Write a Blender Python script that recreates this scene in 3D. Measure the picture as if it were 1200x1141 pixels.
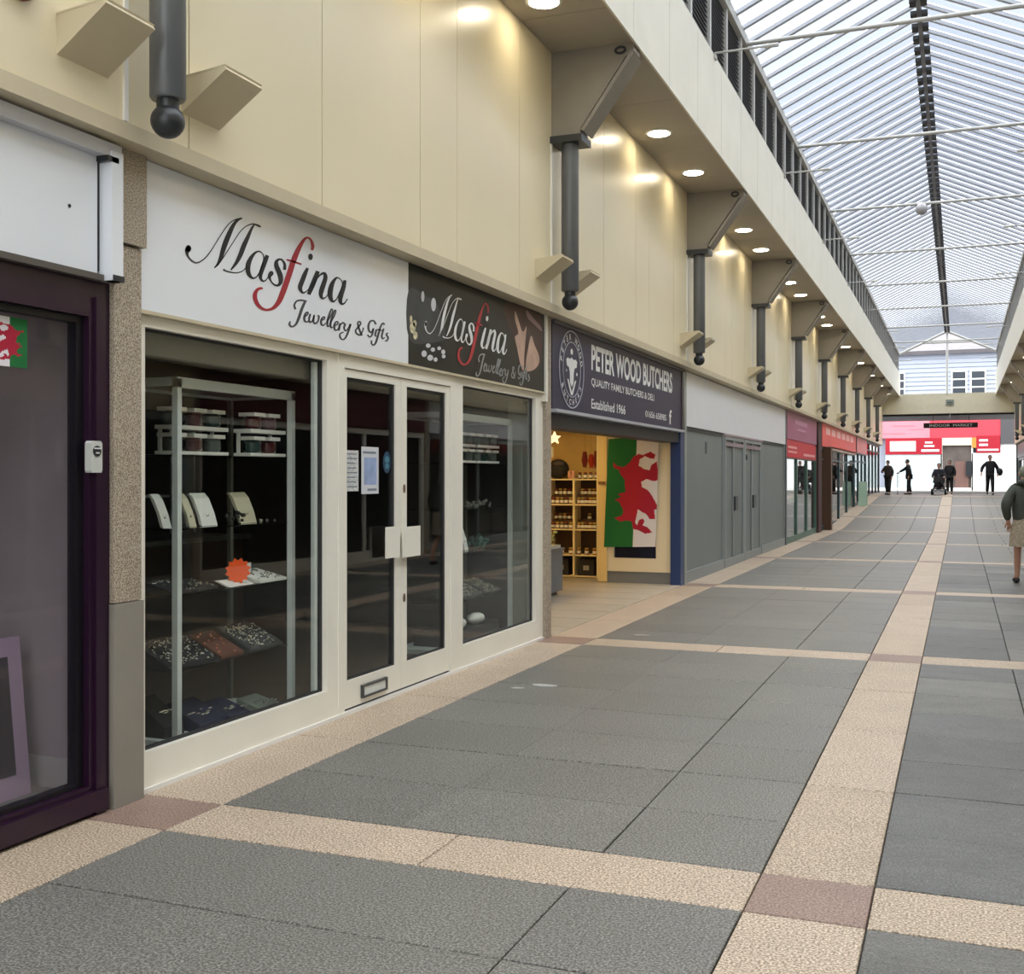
import bpy, bmesh, math, random
from mathutils import Vector, Matrix, Quaternion
from mathutils.geometry import tessellate_polygon

for o in list(bpy.data.objects):
    bpy.data.objects.remove(o, do_unlink=True)
scene = bpy.context.scene
col = scene.collection
RND = random.Random(11)

# ------------------------------------------------------------------ camera
FPX, PCX, PCY, EYE = 1328.0, 600.0, 559.0, 1.5
TH = math.atan2(1125.0 - PCX, FPX)
cT, sT = math.cos(TH), math.sin(TH)
cam_d = bpy.data.cameras.new('camera')
cam_d.sensor_width = 36.0
cam_d.lens = FPX / 1200.0 * 36.0
cam_d.shift_y = -(570.5 - PCY) / 1200.0
cam_d.clip_end = 500
cam = bpy.data.objects.new('camera', cam_d)
cam.location = (0, 0, EYE)
cam.rotation_euler = (math.pi / 2, 0, TH)
col.objects.link(cam)
scene.camera = cam

def ray(px, py):
    u = (px - PCX) / FPX; v = (PCY - py) / FPX
    return (u * cT - sT, u * sT + cT, v)
def onx(px, py, X):            # pixel -> (Y, Z) on the wall plane x = X
    d = ray(px, py); t = X / d[0]
    return (d[1] * t, EYE + d[2] * t)
def ony(px, py, Y):            # pixel -> (X, Z) on the plane y = Y
    d = ray(px, py); t = Y / d[1]
    return (d[0] * t, EYE + d[2] * t)

# ------------------------------------------------------------------ sky: plain overcast (brighter towards the zenith)
w = bpy.data.worlds.new('World'); scene.world = w; w.use_nodes = True
nt = w.node_tree; nt.nodes.clear()
n_out = nt.nodes.new('ShaderNodeOutputWorld'); n_bg = nt.nodes.new('ShaderNodeBackground')
n_tc = nt.nodes.new('ShaderNodeTexCoord'); n_sep = nt.nodes.new('ShaderNodeSeparateXYZ')
n_mx = nt.nodes.new('ShaderNodeMath'); n_mx.operation = 'MAXIMUM'; n_mx.inputs[1].default_value = 0
n_ma = nt.nodes.new('ShaderNodeMath'); n_ma.operation = 'MULTIPLY_ADD'
n_ma.inputs[1].default_value = 2 / 3; n_ma.inputs[2].default_value = 1 / 3
SKY = 6.5
n_mu = nt.nodes.new('ShaderNodeMath'); n_mu.operation = 'MULTIPLY'; n_mu.inputs[1].default_value = SKY
n_bg.inputs['Color'].default_value = (0.94, 0.97, 1.0, 1)
nt.links.new(n_tc.outputs['Generated'], n_sep.inputs[0]); nt.links.new(n_sep.outputs['Z'], n_mx.inputs[0])
nt.links.new(n_mx.outputs[0], n_ma.inputs[0]); nt.links.new(n_ma.outputs[0], n_mu.inputs[0])
nt.links.new(n_mu.outputs[0], n_bg.inputs['Strength']); nt.links.new(n_bg.outputs[0], n_out.inputs[0])

scene.view_settings.view_transform = 'Standard'
scene.view_settings.look = 'None'
scene.view_settings.gamma = 1.0
scene.view_settings.use_curve_mapping = False
scene.view_settings.exposure = 0.08

# ------------------------------------------------------------------ materials
def lin(c):
    return tuple(((v / 255) / 12.92 if v / 255 <= 0.04045 else ((v / 255 + 0.055) / 1.055) ** 2.4) for v in c)
MATS = {}
def M(name, rgb, rough=0.5, metal=0.0, var=0.0, scale=6.0, bump=0.0, bscale=60.0, coat=0.0, spec=0.5, speck=None, stretch=None):
    """procedural principled material; var = large soft colour variation, speck = ((rgb,rgb), scale) granite grain"""
    if name in MATS: return MATS[name]
    m = bpy.data.materials.new(name); m.use_nodes = True
    t = m.node_tree; b = t.nodes['Principled BSDF']
    base = lin(rgb)
    b.inputs['Base Color'].default_value = (*base, 1)
    b.inputs['Roughness'].default_value = rough; b.inputs['Metallic'].default_value = metal
    b.inputs['Coat Weight'].default_value = coat; b.inputs['Specular IOR Level'].default_value = spec
    b.inputs['Coat Roughness'].default_value = 0.04
    geo = t.nodes.new('ShaderNodeNewGeometry'); pos = geo.outputs['Position']
    if stretch:
        mp = t.nodes.new('ShaderNodeMapping'); mp.inputs['Scale'].default_value = stretch
        t.links.new(pos, mp.inputs['Vector']); pos = mp.outputs[0]
    cur = None
    if speck:
        (c1, c2), sc = speck
        nz = t.nodes.new('ShaderNodeTexNoise'); nz.inputs['Scale'].default_value = sc; nz.inputs['Detail'].default_value = 3
        t.links.new(pos, nz.inputs['Vector'])
        rp = t.nodes.new('ShaderNodeValToRGB'); e = rp.color_ramp.elements
        e[0].position = .36; e[0].color = (*lin(c1), 1); e[1].position = .64; e[1].color = (*lin(c2), 1)
        mid = e.new(.5); mid.color = (*base, 1)
        t.links.new(nz.outputs['Fac'], rp.inputs[0]); cur = rp.outputs[0]
    if var:
        nz = t.nodes.new('ShaderNodeTexNoise'); nz.inputs['Scale'].default_value = scale; nz.inputs['Detail'].default_value = 4
        t.links.new(pos, nz.inputs['Vector'])
        mr = t.nodes.new('ShaderNodeMapRange'); mr.inputs['From Min'].default_value = .25; mr.inputs['From Max'].default_value = .75
        mr.inputs['To Min'].default_value = 1 - var; mr.inputs['To Max'].default_value = 1 + var
        t.links.new(nz.outputs['Fac'], mr.inputs['Value'])
        mx = t.nodes.new('ShaderNodeMixRGB'); mx.blend_type = 'MULTIPLY'; mx.inputs[0].default_value = 1
        if cur: t.links.new(cur, mx.inputs[1])
        else: mx.inputs[1].default_value = (*base, 1)
        t.links.new(mr.outputs[0], mx.inputs[2]); cur = mx.outputs[0]
    if cur: t.links.new(cur, b.inputs['Base Color'])
    if bump:
        nz = t.nodes.new('ShaderNodeTexNoise'); nz.inputs['Scale'].default_value = bscale; nz.inputs['Detail'].default_value = 4
        t.links.new(pos, nz.inputs['Vector'])
        bp = t.nodes.new('ShaderNodeBump'); bp.inputs['Strength'].default_value = bump; bp.inputs['Distance'].default_value = .01
        t.links.new(nz.outputs['Fac'], bp.inputs['Height']); t.links.new(bp.outputs[0], b.inputs['Normal'])
    MATS[name] = m
    return m
def glass(name, tint=(1, 1, 1), refl=0.04, rough=0.0, haze=0.0, hazecol=(.8, .8, .8), absorb=None):
    """thin pane: Schlick reflection; absorb = per-channel absorption growing with the path through the sheet"""
    if name in MATS: return MATS[name]
    m = bpy.data.materials.new(name); m.use_nodes = True
    t = m.node_tree; t.nodes.clear()
    def math_(op, a, b=None):
        n = t.nodes.new('ShaderNodeMath'); n.operation = op
        for i, v in enumerate((a, b)):
            if v is None: continue
            if isinstance(v, (int, float)): n.inputs[i].default_value = v
            else: t.links.new(v, n.inputs[i])
        return n.outputs[0]
    out = t.nodes.new('ShaderNodeOutputMaterial'); tr = t.nodes.new('ShaderNodeBsdfTransparent'); gl = t.nodes.new('ShaderNodeBsdfGlossy')
    lw = t.nodes.new('ShaderNodeLayerWeight'); lw.inputs['Blend'].default_value = .5; fac = lw.outputs['Facing']
    fr = math_('ADD', math_('MULTIPLY', math_('POWER', fac, 5.0), 1 - refl), refl)
    tr.inputs[0].default_value = (*tint, 1); gl.inputs['Roughness'].default_value = rough
    if absorb:
        path = math_('SUBTRACT', math_('DIVIDE', 1.0, math_('MAXIMUM', math_('SUBTRACT', 1.0, fac), .08)), 1.0)
        cb = t.nodes.new('ShaderNodeCombineColor')
        for i in range(3): t.links.new(math_('MULTIPLY', math_('POWER', math.exp(-absorb[i]), path), tint[i]), cb.inputs[i])
        t.links.new(cb.outputs[0], tr.inputs[0])
    mx = t.nodes.new('ShaderNodeMixShader'); t.links.new(fr, mx.inputs[0])
    src = tr.outputs[0]
    if haze:
        df = t.nodes.new('ShaderNodeBsdfTranslucent'); df.inputs[0].default_value = (*hazecol, 1)
        d2 = t.nodes.new('ShaderNodeBsdfDiffuse'); d2.inputs[0].default_value = (*hazecol, 1)
        md = t.nodes.new('ShaderNodeMixShader'); md.inputs[0].default_value = .3
        t.links.new(df.outputs[0], md.inputs[1]); t.links.new(d2.outputs[0], md.inputs[2])
        m2 = t.nodes.new('ShaderNodeMixShader'); m2.inputs[0].default_value = haze
        t.links.new(src, m2.inputs[1]); t.links.new(md.outputs[0], m2.inputs[2]); src = m2.outputs[0]
    t.links.new(src, mx.inputs[1]); t.links.new(gl.outputs[0], mx.inputs[2]); t.links.new(mx.outputs[0], out.inputs[0])
    MATS[name] = m
    return m
def emit(name, rgb, strength):
    if name in MATS: return MATS[name]
    m = bpy.data.materials.new(name); m.use_nodes = True
    t = m.node_tree; t.nodes.clear()
    out = t.nodes.new('ShaderNodeOutputMaterial'); e = t.nodes.new('ShaderNodeEmission')
    e.inputs[0].default_value = (*lin(rgb), 1); e.inputs[1].default_value = strength
    t.links.new(e.outputs[0], out.inputs[0]); MATS[name] = m
    return m

cream = M('cream_panel', (224, 212, 180), .34, var=.03, scale=1.2, coat=.12)
cream_trim = M('cream_trim', (196, 184, 156), .5, var=.05, scale=5)
soffit_m = M('soffit_panel', (166, 158, 144), .55, var=.04, scale=2)
parapet_m = M('parapet_panel', (216, 211, 196), .5, var=.04, scale=2.5)
steel_grey = M('post_paint', (92, 95, 98), .32, var=.05, scale=8, coat=.3)
steel_dark = M('ball_paint', (40, 43, 46), .35)
bracket_m = M('bracket_paint', (132, 126, 116), .5, var=.05, scale=6)
lamp_cream = M('uplight_paint', (205, 194, 165), .45)
louvre_m = M('louvre_slats', (92, 90, 88), .5)
louvre_frame = M('louvre_frame', (190, 188, 182), .5)
rafter_m = M('rafter_paint', (186, 189, 197), .5, var=.04, scale=3)
tie_m = M('tie_tube', (176, 174, 168), .45)
ridge_m = M('ridge_beam', (140, 142, 148), .5)
dark_m = M('dark_infill', (34, 34, 36), .6)
pane_roof = glass('roof_glazing', (.92, .93, .94), .03, 0.1, absorb=(.66, .62, .55))
pane_shop = glass('shop_glass', (.97, .985, .975), .03)
grout = M('floor_bed', (74, 72, 68), .9, bump=.2)
slab_grey = [M('slab_grey_%d' % i, c, .46, var=.08, scale=1.3, bump=.3, bscale=90, speck=((tuple(v - 38 for v in c), tuple(v + 42 for v in c)), 115))
             for i, c in enumerate([(108, 106, 100), (105, 103, 97), (110, 108, 102), (107, 105, 100)])]
slab_riven = [M('slab_riven_%d' % i, c, .5, spec=.35, var=.16, scale=3.0, bump=1.0, bscale=13, speck=((tuple(v - 26 for v in c), tuple(v + 28 for v in c)), 110), stretch=(1, 1.8, 1))
              for i, c in enumerate([(102, 101, 96), (90, 90, 87), (110, 109, 104), (96, 96, 94)])]
slab_pink = [M('slab_pink_%d' % i, c, .52, var=.08, scale=2.5, bump=.15, bscale=100, speck=((tuple(v - 56 for v in c), tuple(min(255, v + 46) for v in c)), 115))
             for i, c in enumerate([(174, 156, 135), (169, 151, 130), (177, 159, 139)])]
slab_red = M('slab_red', (140, 116, 104), .5, var=.1, scale=3, bump=.12, bscale=70, speck=(((112, 90, 80), (166, 142, 130)), 110))
granite = M('granite_pillar', (160, 147, 128), .6, var=.05, scale=3, bump=.3, bscale=120, speck=(((112, 100, 86), (198, 184, 166)), 150))
render_grey = M('pillar_render', (138, 132, 122), .7, var=.06, scale=4, bump=.1)
frame_cream = M('frame_cream', (236, 232, 219), .38, var=.03, scale=3, coat=.2)
frame_white = M('frame_white', (232, 230, 224), .35, coat=.3)
purple = M('purple_frame', (36, 8, 35), .35, coat=.1)
purple_dk = M('purple_reveal', (12, 8, 18), .4)
sign_white = M('sign_white', (228, 232, 238), .22, coat=.6)
sign_dark = M('sign_black', (26, 27, 27), .3, spec=.22)
sign_navy = M('sign_navy', (58, 54, 74), .45, spec=.25, coat=.0, var=.05, scale=2)
ink_black = M('ink_black', (16, 16, 18), .5)
ink_grey = M('ink_grey', (72, 72, 76), .5)
ink_red = M('ink_red', (158, 26, 40), .5)
ink_white = M('ink_white', (226, 226, 224), .5)
alu = M('aluminium', (216, 221, 217), .4, metal=.0)
int_dark = M('interior_dark', (46, 46, 46), .8, var=.2, scale=2)
int_brown = M('interior_floor', (92, 76, 62), .55, var=.15, scale=3)
int_black = M('interior_black', (20, 20, 22), .8)
card_white = M('card_white', (232, 230, 222), .7)
black_velvet = M('black_velvet', (20, 20, 24), .9, var=.2, scale=20)

# ------------------------------------------------------------------ mesh helpers
WL = {}
class MB:
    def __init__(s): s.v = []; s.f = []; s.mi = []
    def face(s, pts, mi=0):
        b = len(s.v); s.v += [tuple(p) for p in pts]; s.f.append(tuple(range(b, b + len(pts)))); s.mi.append(mi); return s
    def box(s, x0, y0, z0, x1, y1, z1, mi=0):
        x0, x1 = min(x0, x1), max(x0, x1); y0, y1 = min(y0, y1), max(y0, y1); z0, z1 = min(z0, z1), max(z0, z1)
        b = len(s.v)
        s.v += [(x0, y0, z0), (x1, y0, z0), (x1, y1, z0), (x0, y1, z0), (x0, y0, z1), (x1, y0, z1), (x1, y1, z1), (x0, y1, z1)]
        for q in ((0, 3, 2, 1), (4, 5, 6, 7), (0, 1, 5, 4), (1, 2, 6, 5), (2, 3, 7, 6), (3, 0, 4, 7)):
            s.f.append(tuple(b + i for i in q)); s.mi.append(mi)
        return s
    def hexa(s, lo, hi, mi=0):           # two matching quads
        b = len(s.v); s.v += [tuple(p) for p in lo] + [tuple(p) for p in hi]
        for q in ((3, 2, 1, 0), (4, 5, 6, 7), (0, 1, 5, 4), (1, 2, 6, 5), (2, 3, 7, 6), (3, 0, 4, 7)):
            s.f.append(tuple(b + i for i in q)); s.mi.append(mi)
        return s
    def prism(s, poly, a, b_, axis, mi=0):  # poly: 2-D points; axis 0: (y,z) 1: (x,z) 2: (x,y)
        def P(p, t): return (t, p[0], p[1]) if axis == 0 else ((p[0], t, p[1]) if axis == 1 else (p[0], p[1], t))
        b = len(s.v); n = len(poly)
        s.v += [P(p, a) for p in poly] + [P(p, b_) for p in poly]
        if n > 4:
            for tri in tessellate_polygon([[Vector((p[0], p[1], 0)) for p in poly]]):
                s.f.append(tuple(b + i for i in tri)); s.mi.append(mi)
                s.f.append(tuple(b + n + i for i in reversed(tri))); s.mi.append(mi)
        else:
            s.f.append(tuple(range(b, b + n))); s.f.append(tuple(range(b + 2 * n - 1, b + n - 1, -1))); s.mi += [mi, mi]
        for i in range(n):
            j = (i + 1) % n
            s.f.append((b + i, b + j, b + n + j, b + n + i)); s.mi.append(mi)
        return s
    def tube(s, pts, r, n=10, cap=True, mi=0):
        pts = [Vector(p) for p in pts]; rs = r if isinstance(r, (list, tuple)) else [r] * len(pts)
        b = len(s.v); prev = None
        for i, p in enumerate(pts):
            d = (pts[min(i + 1, len(pts) - 1)] - pts[max(i - 1, 0)]).normalized()
            if prev is None:
                up = Vector((0, 0, 1)) if abs(d.z) < .9 else Vector((1, 0, 0))
                a = d.cross(up).normalized()
            else: a = (prev - d * prev.dot(d)).normalized()
            prev = a; c = d.cross(a)
            for k in range(n):
                t = 2 * math.pi * k / n
                s.v.append(tuple(p + (a * math.cos(t) + c * math.sin(t)) * rs[i]))
        for i in range(len(pts) - 1):
            for k in range(n):
                k2 = (k + 1) % n
                s.f.append((b + i * n + k, b + i * n + k2, b + (i + 1) * n + k2, b + (i + 1) * n + k)); s.mi.append(mi)
        if cap:
            s.f.append(tuple(b + k for k in range(n - 1, -1, -1))); s.f.append(tuple(b + (len(pts) - 1) * n + k for k in range(n))); s.mi += [mi, mi]
        return s
    def lathe(s, c, prof, n=14, mi=0):      # prof: (r, z) about a vertical axis at c
        return s.tube([(c[0], c[1], c[2] + z) for r, z in prof], [max(r, 1e-4) for r, z in prof], n, True, mi) if len(prof) > 1 else s
    def ball(s, c, r, n=14, m=9, mi=0):
        rx, ry, rz = r if isinstance(r, tuple) else (r, r, r)
        b = len(s.v)
        for i in range(m + 1):
            a = math.pi * i / m - math.pi / 2
            for k in range(n):
                t = 2 * math.pi * k / n
                s.v.append((c[0] + rx * math.cos(a) * math.cos(t), c[1] + ry * math.cos(a) * math.sin(t), c[2] + rz * math.sin(a)))
        for i in range(m):
            for k in range(n):
                k2 = (k + 1) % n
                s.f.append((b + i * n + k, b + i * n + k2, b + (i + 1) * n + k2, b + (i + 1) * n + k)); s.mi.append(mi)
        return s
    def disc_x(s, y, z, ry, rz, x, th=.003, n=20, mi=0):
        return s.prism([(y + ry * math.cos(2 * math.pi * k / n), z + rz * math.sin(2 * math.pi * k / n)) for k in range(n)], x, x + th, 0, mi)
    def ring_x(s, y, z, ro, ri, x, th=.004, n=40, mi=0):
        for k in range(n):
            a, b2 = 2 * math.pi * k / n, 2 * math.pi * (k + 1) / n
            q = [(y + r * math.cos(t), z + r * math.sin(t)) for r, t in ((ri, a), (ro, a), (ro, b2), (ri, b2))]
            s.prism(q, x, x + th, 0, mi)
        return s
    def mesh(s, name, mats, off=(0, 0, 0), smooth=False):
        me = bpy.data.meshes.new(name)
        me.from_pydata([(p[0] - off[0], p[1] - off[1], p[2] - off[2]) for p in s.v], [], s.f)
        mats = mats if isinstance(mats, (list, tuple)) else [mats]
        for m in mats: me.materials.append(m)
        if len(mats) > 1: me.polygons.foreach_set('material_index', s.mi)
        if smooth:
            me.polygons.foreach_set('use_smooth', [True] * len(s.f))
        me.update()
        bm = bmesh.new(); bm.from_mesh(me); bmesh.ops.recalc_face_normals(bm, faces=bm.faces); bm.to_mesh(me); bm.free()
        if smooth and hasattr(me, 'set_sharp_from_angle'): me.set_sharp_from_angle(angle=math.radians(40))
        return me

def tagit(o, label=None, cat=None, group=None, kind=None):
    if label: o['label'] = label
    if cat: o['category'] = cat
    if group: o['group'] = group
    if kind: o['kind'] = kind
    return o
def thing(name, label, cat, loc, group=None, kind=None):
    o = bpy.data.objects.new(name, None); o.empty_display_size = .1; col.objects.link(o); o.location = loc; WL[o.name] = Vector(loc)
    return tagit(o, label, cat, group, kind)
def part(name, mb, mats, parent, smooth=False, label=None, kind=None):
    off = WL[parent.name]
    o = bpy.data.objects.new(name, mb.mesh(name, mats, off, smooth)); col.objects.link(o); o.parent = parent; WL[o.name] = off
    return tagit(o, label, None, None, kind)
def solo(name, mb, mats, label=None, cat=None, group=None, kind=None, smooth=False):
    xs = [p[0] for p in mb.v]; ys = [p[1] for p in mb.v]; zs = [p[2] for p in mb.v]
    loc = ((min(xs) + max(xs)) / 2, (min(ys) + max(ys)) / 2, min(zs))
    o = bpy.data.objects.new(name, mb.mesh(name, mats, loc, smooth)); col.objects.link(o); o.location = loc; WL[o.name] = Vector(loc)
    return tagit(o, label, cat, group, kind)
def struct(name, mb, mats, label=None, cat=None, smooth=False): return solo(name, mb, mats, label, cat, None, 'structure', smooth)
CACHE = {}
def piece(name, x0, y0, z0, x1, y1, z1, mat, parent, cham=0.0):   # box piece that shares mesh data with its equals
    d = (round(x1 - x0, 4), round(y1 - y0, 4), round(z1 - z0, 4)); k = (name, d, mat.name, cham)
    if k not in CACHE:
        mb = MB()
        if cham:
            a, b, c = d[0] / 2, d[1] / 2, d[2]
            mb.box(-a, -b, 0, a, b, c - cham)
            mb.v[4:8] = [(-a, -b, c - cham), (a, -b, c - cham), (a, b, c - cham), (-a, b, c - cham)]
            mb.f.pop(1); mb.mi.pop(1)
            i = len(mb.v); mb.v += [(-a + cham, -b + cham, c), (a - cham, -b + cham, c), (a - cham, b - cham, c), (-a + cham, b - cham, c)]
            mb.f += [(i, i + 1, i + 2, i + 3), (4, 5, i + 1, i), (5, 6, i + 2, i + 1), (6, 7, i + 3, i + 2), (7, 4, i, i + 3)]; mb.mi += [0] * 5
        else: mb.box(-d[0] / 2, -d[1] / 2, 0, d[0] / 2, d[1] / 2, d[2])
        CACHE[k] = mb.mesh(name, mat)
    o = bpy.data.objects.new(name, CACHE[k]); col.objects.link(o); o.parent = parent
    o.location = Vector(((x0 + x1) / 2, (y0 + y1) / 2, z0)) - WL[parent.name]; WL[o.name] = o.location + WL[parent.name]
    return o
def dup(root, loc, label=None, group=None, mirror=False):
    c = root.copy(); col.objects.link(c); c.location = loc
    if mirror: c.rotation_euler = (0, 0, math.pi)
    if label: c['label'] = label
    if group: c['group'] = group
    for ch in list(root.children):
        d = ch.copy(); col.objects.link(d); d.parent = c
        for g in list(ch.children):
            e = g.copy(); col.objects.link(e); e.parent = d
    return c

# lettering ------------------------------------------------------------
def text_mesh(s, bold=0.0, spacing=1.0):
    cu = bpy.data.curves.new('lettering', 'FONT'); cu.body = s; cu.offset = bold; cu.space_character = spacing; cu.resolution_u = 4
    ob = bpy.data.objects.new('lettering', cu); col.objects.link(ob)
    dg = bpy.context.evaluated_depsgraph_get(); dg.update()
    me = bpy.data.meshes.new_from_object(ob.evaluated_get(dg))
    bpy.data.objects.remove(ob, do_unlink=True); bpy.data.curves.remove(cu)
    return me
def lettering(s, mat, parent, plane, a0, b0, a1, b1, off, bold=0.0, spacing=1.0, name='lettering', skew=0.0, flip=False):
    """fit text into the rectangle (a0,b0)-(a1,b1) of plane 'x' (a = y, b = z) or 'y' (a = x, b = z)"""
    me = text_mesh(s, bold, spacing)
    xs = [v.co.x for v in me.vertices]; ys = [v.co.y for v in me.vertices]
    x0, x1, y0, y1 = min(xs), max(xs), min(ys), max(ys); L = WL[parent.name]
    for v in me.vertices:
        u = (v.co.x - x0) / (x1 - x0); t = (v.co.y - y0) / (y1 - y0)
        a = a0 + (a1 - a0) * u + skew * t; b = b0 + (b1 - b0) * t
        v.co = (Vector((off, a, b)) if plane == 'x' else Vector((a, off, b))) - L
    me.materials.clear(); me.materials.append(mat)
    o = bpy.data.objects.new(name, me); col.objects.link(o); o.parent = parent; WL[o.name] = L
    return o
def smooth_path(pts, sub=5):
    out = []
    n = len(pts)
    for i in range(n - 1):
        p0, p1, p2, p3 = pts[max(i - 1, 0)], pts[i], pts[i + 1], pts[min(i + 2, n - 1)]
        for k in range(sub):
            t = k / sub
            out.append(tuple(.5 * (2 * p1[j] + (p2[j] - p0[j]) * t + (2 * p0[j] - 5 * p1[j] + 4 * p2[j] - p3[j]) * t * t + (3 * p1[j] - p0[j] - 3 * p2[j] + p3[j]) * t ** 3) for j in range(3)))
    out.append(pts[-1])
    return out
def pen(mb, pts, conv):                      # a pen stroke with varying width, as a flat ribbon
    P = smooth_path(pts); L = []; Rr = []
    for i, (x, y, h) in enumerate(P):
        a, b = P[max(i - 1, 0)], P[min(i + 1, len(P) - 1)]
        dx, dy = b[0] - a[0], b[1] - a[1]; l = math.hypot(dx, dy) or 1
        h = max(h, .5)
        L.append(conv(x - dy / l * h, y + dx / l * h)); Rr.append(conv(x + dy / l * h, y - dx / l * h))
    base = len(mb.v); mb.v += L + Rr; n = len(L)
    for i in range(n - 1):
        mb.f.append((base + i, base + i + 1, base + n + i + 1, base + n + i)); mb.mi.append(0)
def blob(mb, x, y, rx, ry, conv, n=14):
    base = len(mb.v); mb.v += [conv(x + rx * math.cos(2 * math.pi * k / n), y + ry * math.sin(2 * math.pi * k / n)) for k in range(n)]
    mb.f.append(tuple(range(base, base + n))); mb.mi.append(0)
def flatpart(name, mb, mat, parent):         # ribbons: no normal fixing needed
    return part(name, mb, mat, parent)

def fz(y): return 0.0 if y < 34 else (0.75 * (y - 34) / 17.0 if y < 51 else 0.75)

# =================================================================== FLOOR
XL, XR = -3.6, 2.48          # shopfront planes
BX0, BX1 = -3.15, 2.03       # inner edge of the pale border strips
SX0, SX1 = -0.70, -0.29      # central pale strip
Y0, Y1 = -6.0, 57.0
base = MB()
prof = [Y0, 34.0, 37.4, 40.8, 44.2, 47.6, 51.0, 70.0]
for a, b in zip(prof, prof[1:]):
    x0, x1 = (-9.0, 8.0) if a >= 51 else (-3.9, 2.8)
    za, zb = fz(a) - .02, fz(b) - .02
    base.hexa([(x0, a, za - .2), (x1, a, za - .2), (x1, b, zb - .2), (x0, b, zb - .2)], [(x0, a, za), (x1, a, za), (x1, b, zb), (x0, b, zb)])
floor = struct('floor', base, grout, 'paved arcade floor of grey slabs with pale granite strips', 'floor')
far = [MB(), MB(), MB()]      # grey, pink, red: the slabs too far off to tell apart
JG = .003
def slab(x0, y0, x1, y1, kind, near):
    if near:
        mat = RND.choice(slab_grey if x0 < -.5 else slab_riven) if kind == 0 else (RND.choice(slab_pink) if kind == 1 else slab_red)
        gx0, gx1 = (.0008 if abs(x0 + 2.24) < .01 else JG), (.0008 if abs(x1 + 2.24) < .01 else JG)
        gy = .0055 if kind == 0 and x0 > -.5 else .0045
        o = piece(('paving_slab', 'border_slab', 'corner_slab')[kind], x0 + gx0, y0 + gy, -.03, x1 - gx1, y1 - gy, 0, mat, floor, .003)
        o.location.z += RND.uniform(-.0012, .0012)
    else:
        za, zb = fz(y0), fz(y1)
        g = .006
        q = lambda d: [(x0 + g, y0 + g, za + d), (x1 - g, y0 + g, za + d), (x1 - g, y1 - g, zb + d), (x0 + g, y1 - g, zb + d)]
        far[kind].hexa(q(-.018), q(0))
BW, PER = 0.41, 5.75
def bandtop(k): return 4.35 + PER * k
for k in range(-2, 11):
    t0, t1 = bandtop(k), bandtop(k + 1) - BW
    if t0 > 56: break
    near = -1 <= k <= 2
    # cross band
    for a, b, kk in ((XL - .1, BX0, 2), (BX0, -1.955, 1), (-1.955, SX0, 1), (SX0, SX1, 2), (SX1, .87, 1), (.87, BX1, 1), (BX1, XR + .1, 2)):
        slab(a, t0 - BW, b, t0, kk, near)
    rows = 8; rh = (t1 - t0) / rows
    for r in range(rows):
        y0, y1 = t0 + r * rh, t0 + (r + 1) * rh
        lj = [BX0, -2.24, -1.33, SX0]
        rj = [SX1, .38, 1.2, BX1] if r % 2 else [SX1, .38, .95, BX1]
        nr = near and y1 > 1.6
        for js in (lj, rj):
            for a, b in zip(js, js[1:]): slab(a, y0, b, y1, 0, nr)
        if r % 2 == 0:
            slab(SX0, y0, SX1, y0 + 2 * rh, 1, nr)
            slab(XL - .1, y0, BX0, y0 + 2 * rh, 1, nr)
            slab(BX1, y0, XR + .1, y0 + 2 * rh, 1, nr)
part('far_slabs', far[0], slab_grey[0], floor, kind='stuff')
part('far_border_slabs', far[1], slab_pink[0], floor, kind='stuff')
part('far_corner_slabs', far[2], slab_red, floor, kind='stuff')
street = MB(); street.box(-30, 66.2, .2, 30, 110, .74)
struct('pavement', street, M('street', (150, 146, 140), .8, var=.1), 'pale street pavement beyond the arcade end', 'pavement')

for px, py, rx, ry in ((637, 803, .10, .05), (606, 806, .05, .03), (752, 744, .08, .03)):
    d = ray(px, py); k = -EYE / d[2]; X_, Y_ = d[0] * k, d[1] * k
    part('paint_smudge', MB().prism([(X_ + rx * math.cos(t_ * .7) * (1 + .3 * math.sin(2.3 * t_)), Y_ + ry * math.sin(t_ * .7)) for t_ in range(9)], .0008, .0022, 2), M('smudge', (170, 168, 164), .7, var=.2, scale=30), floor)

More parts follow.
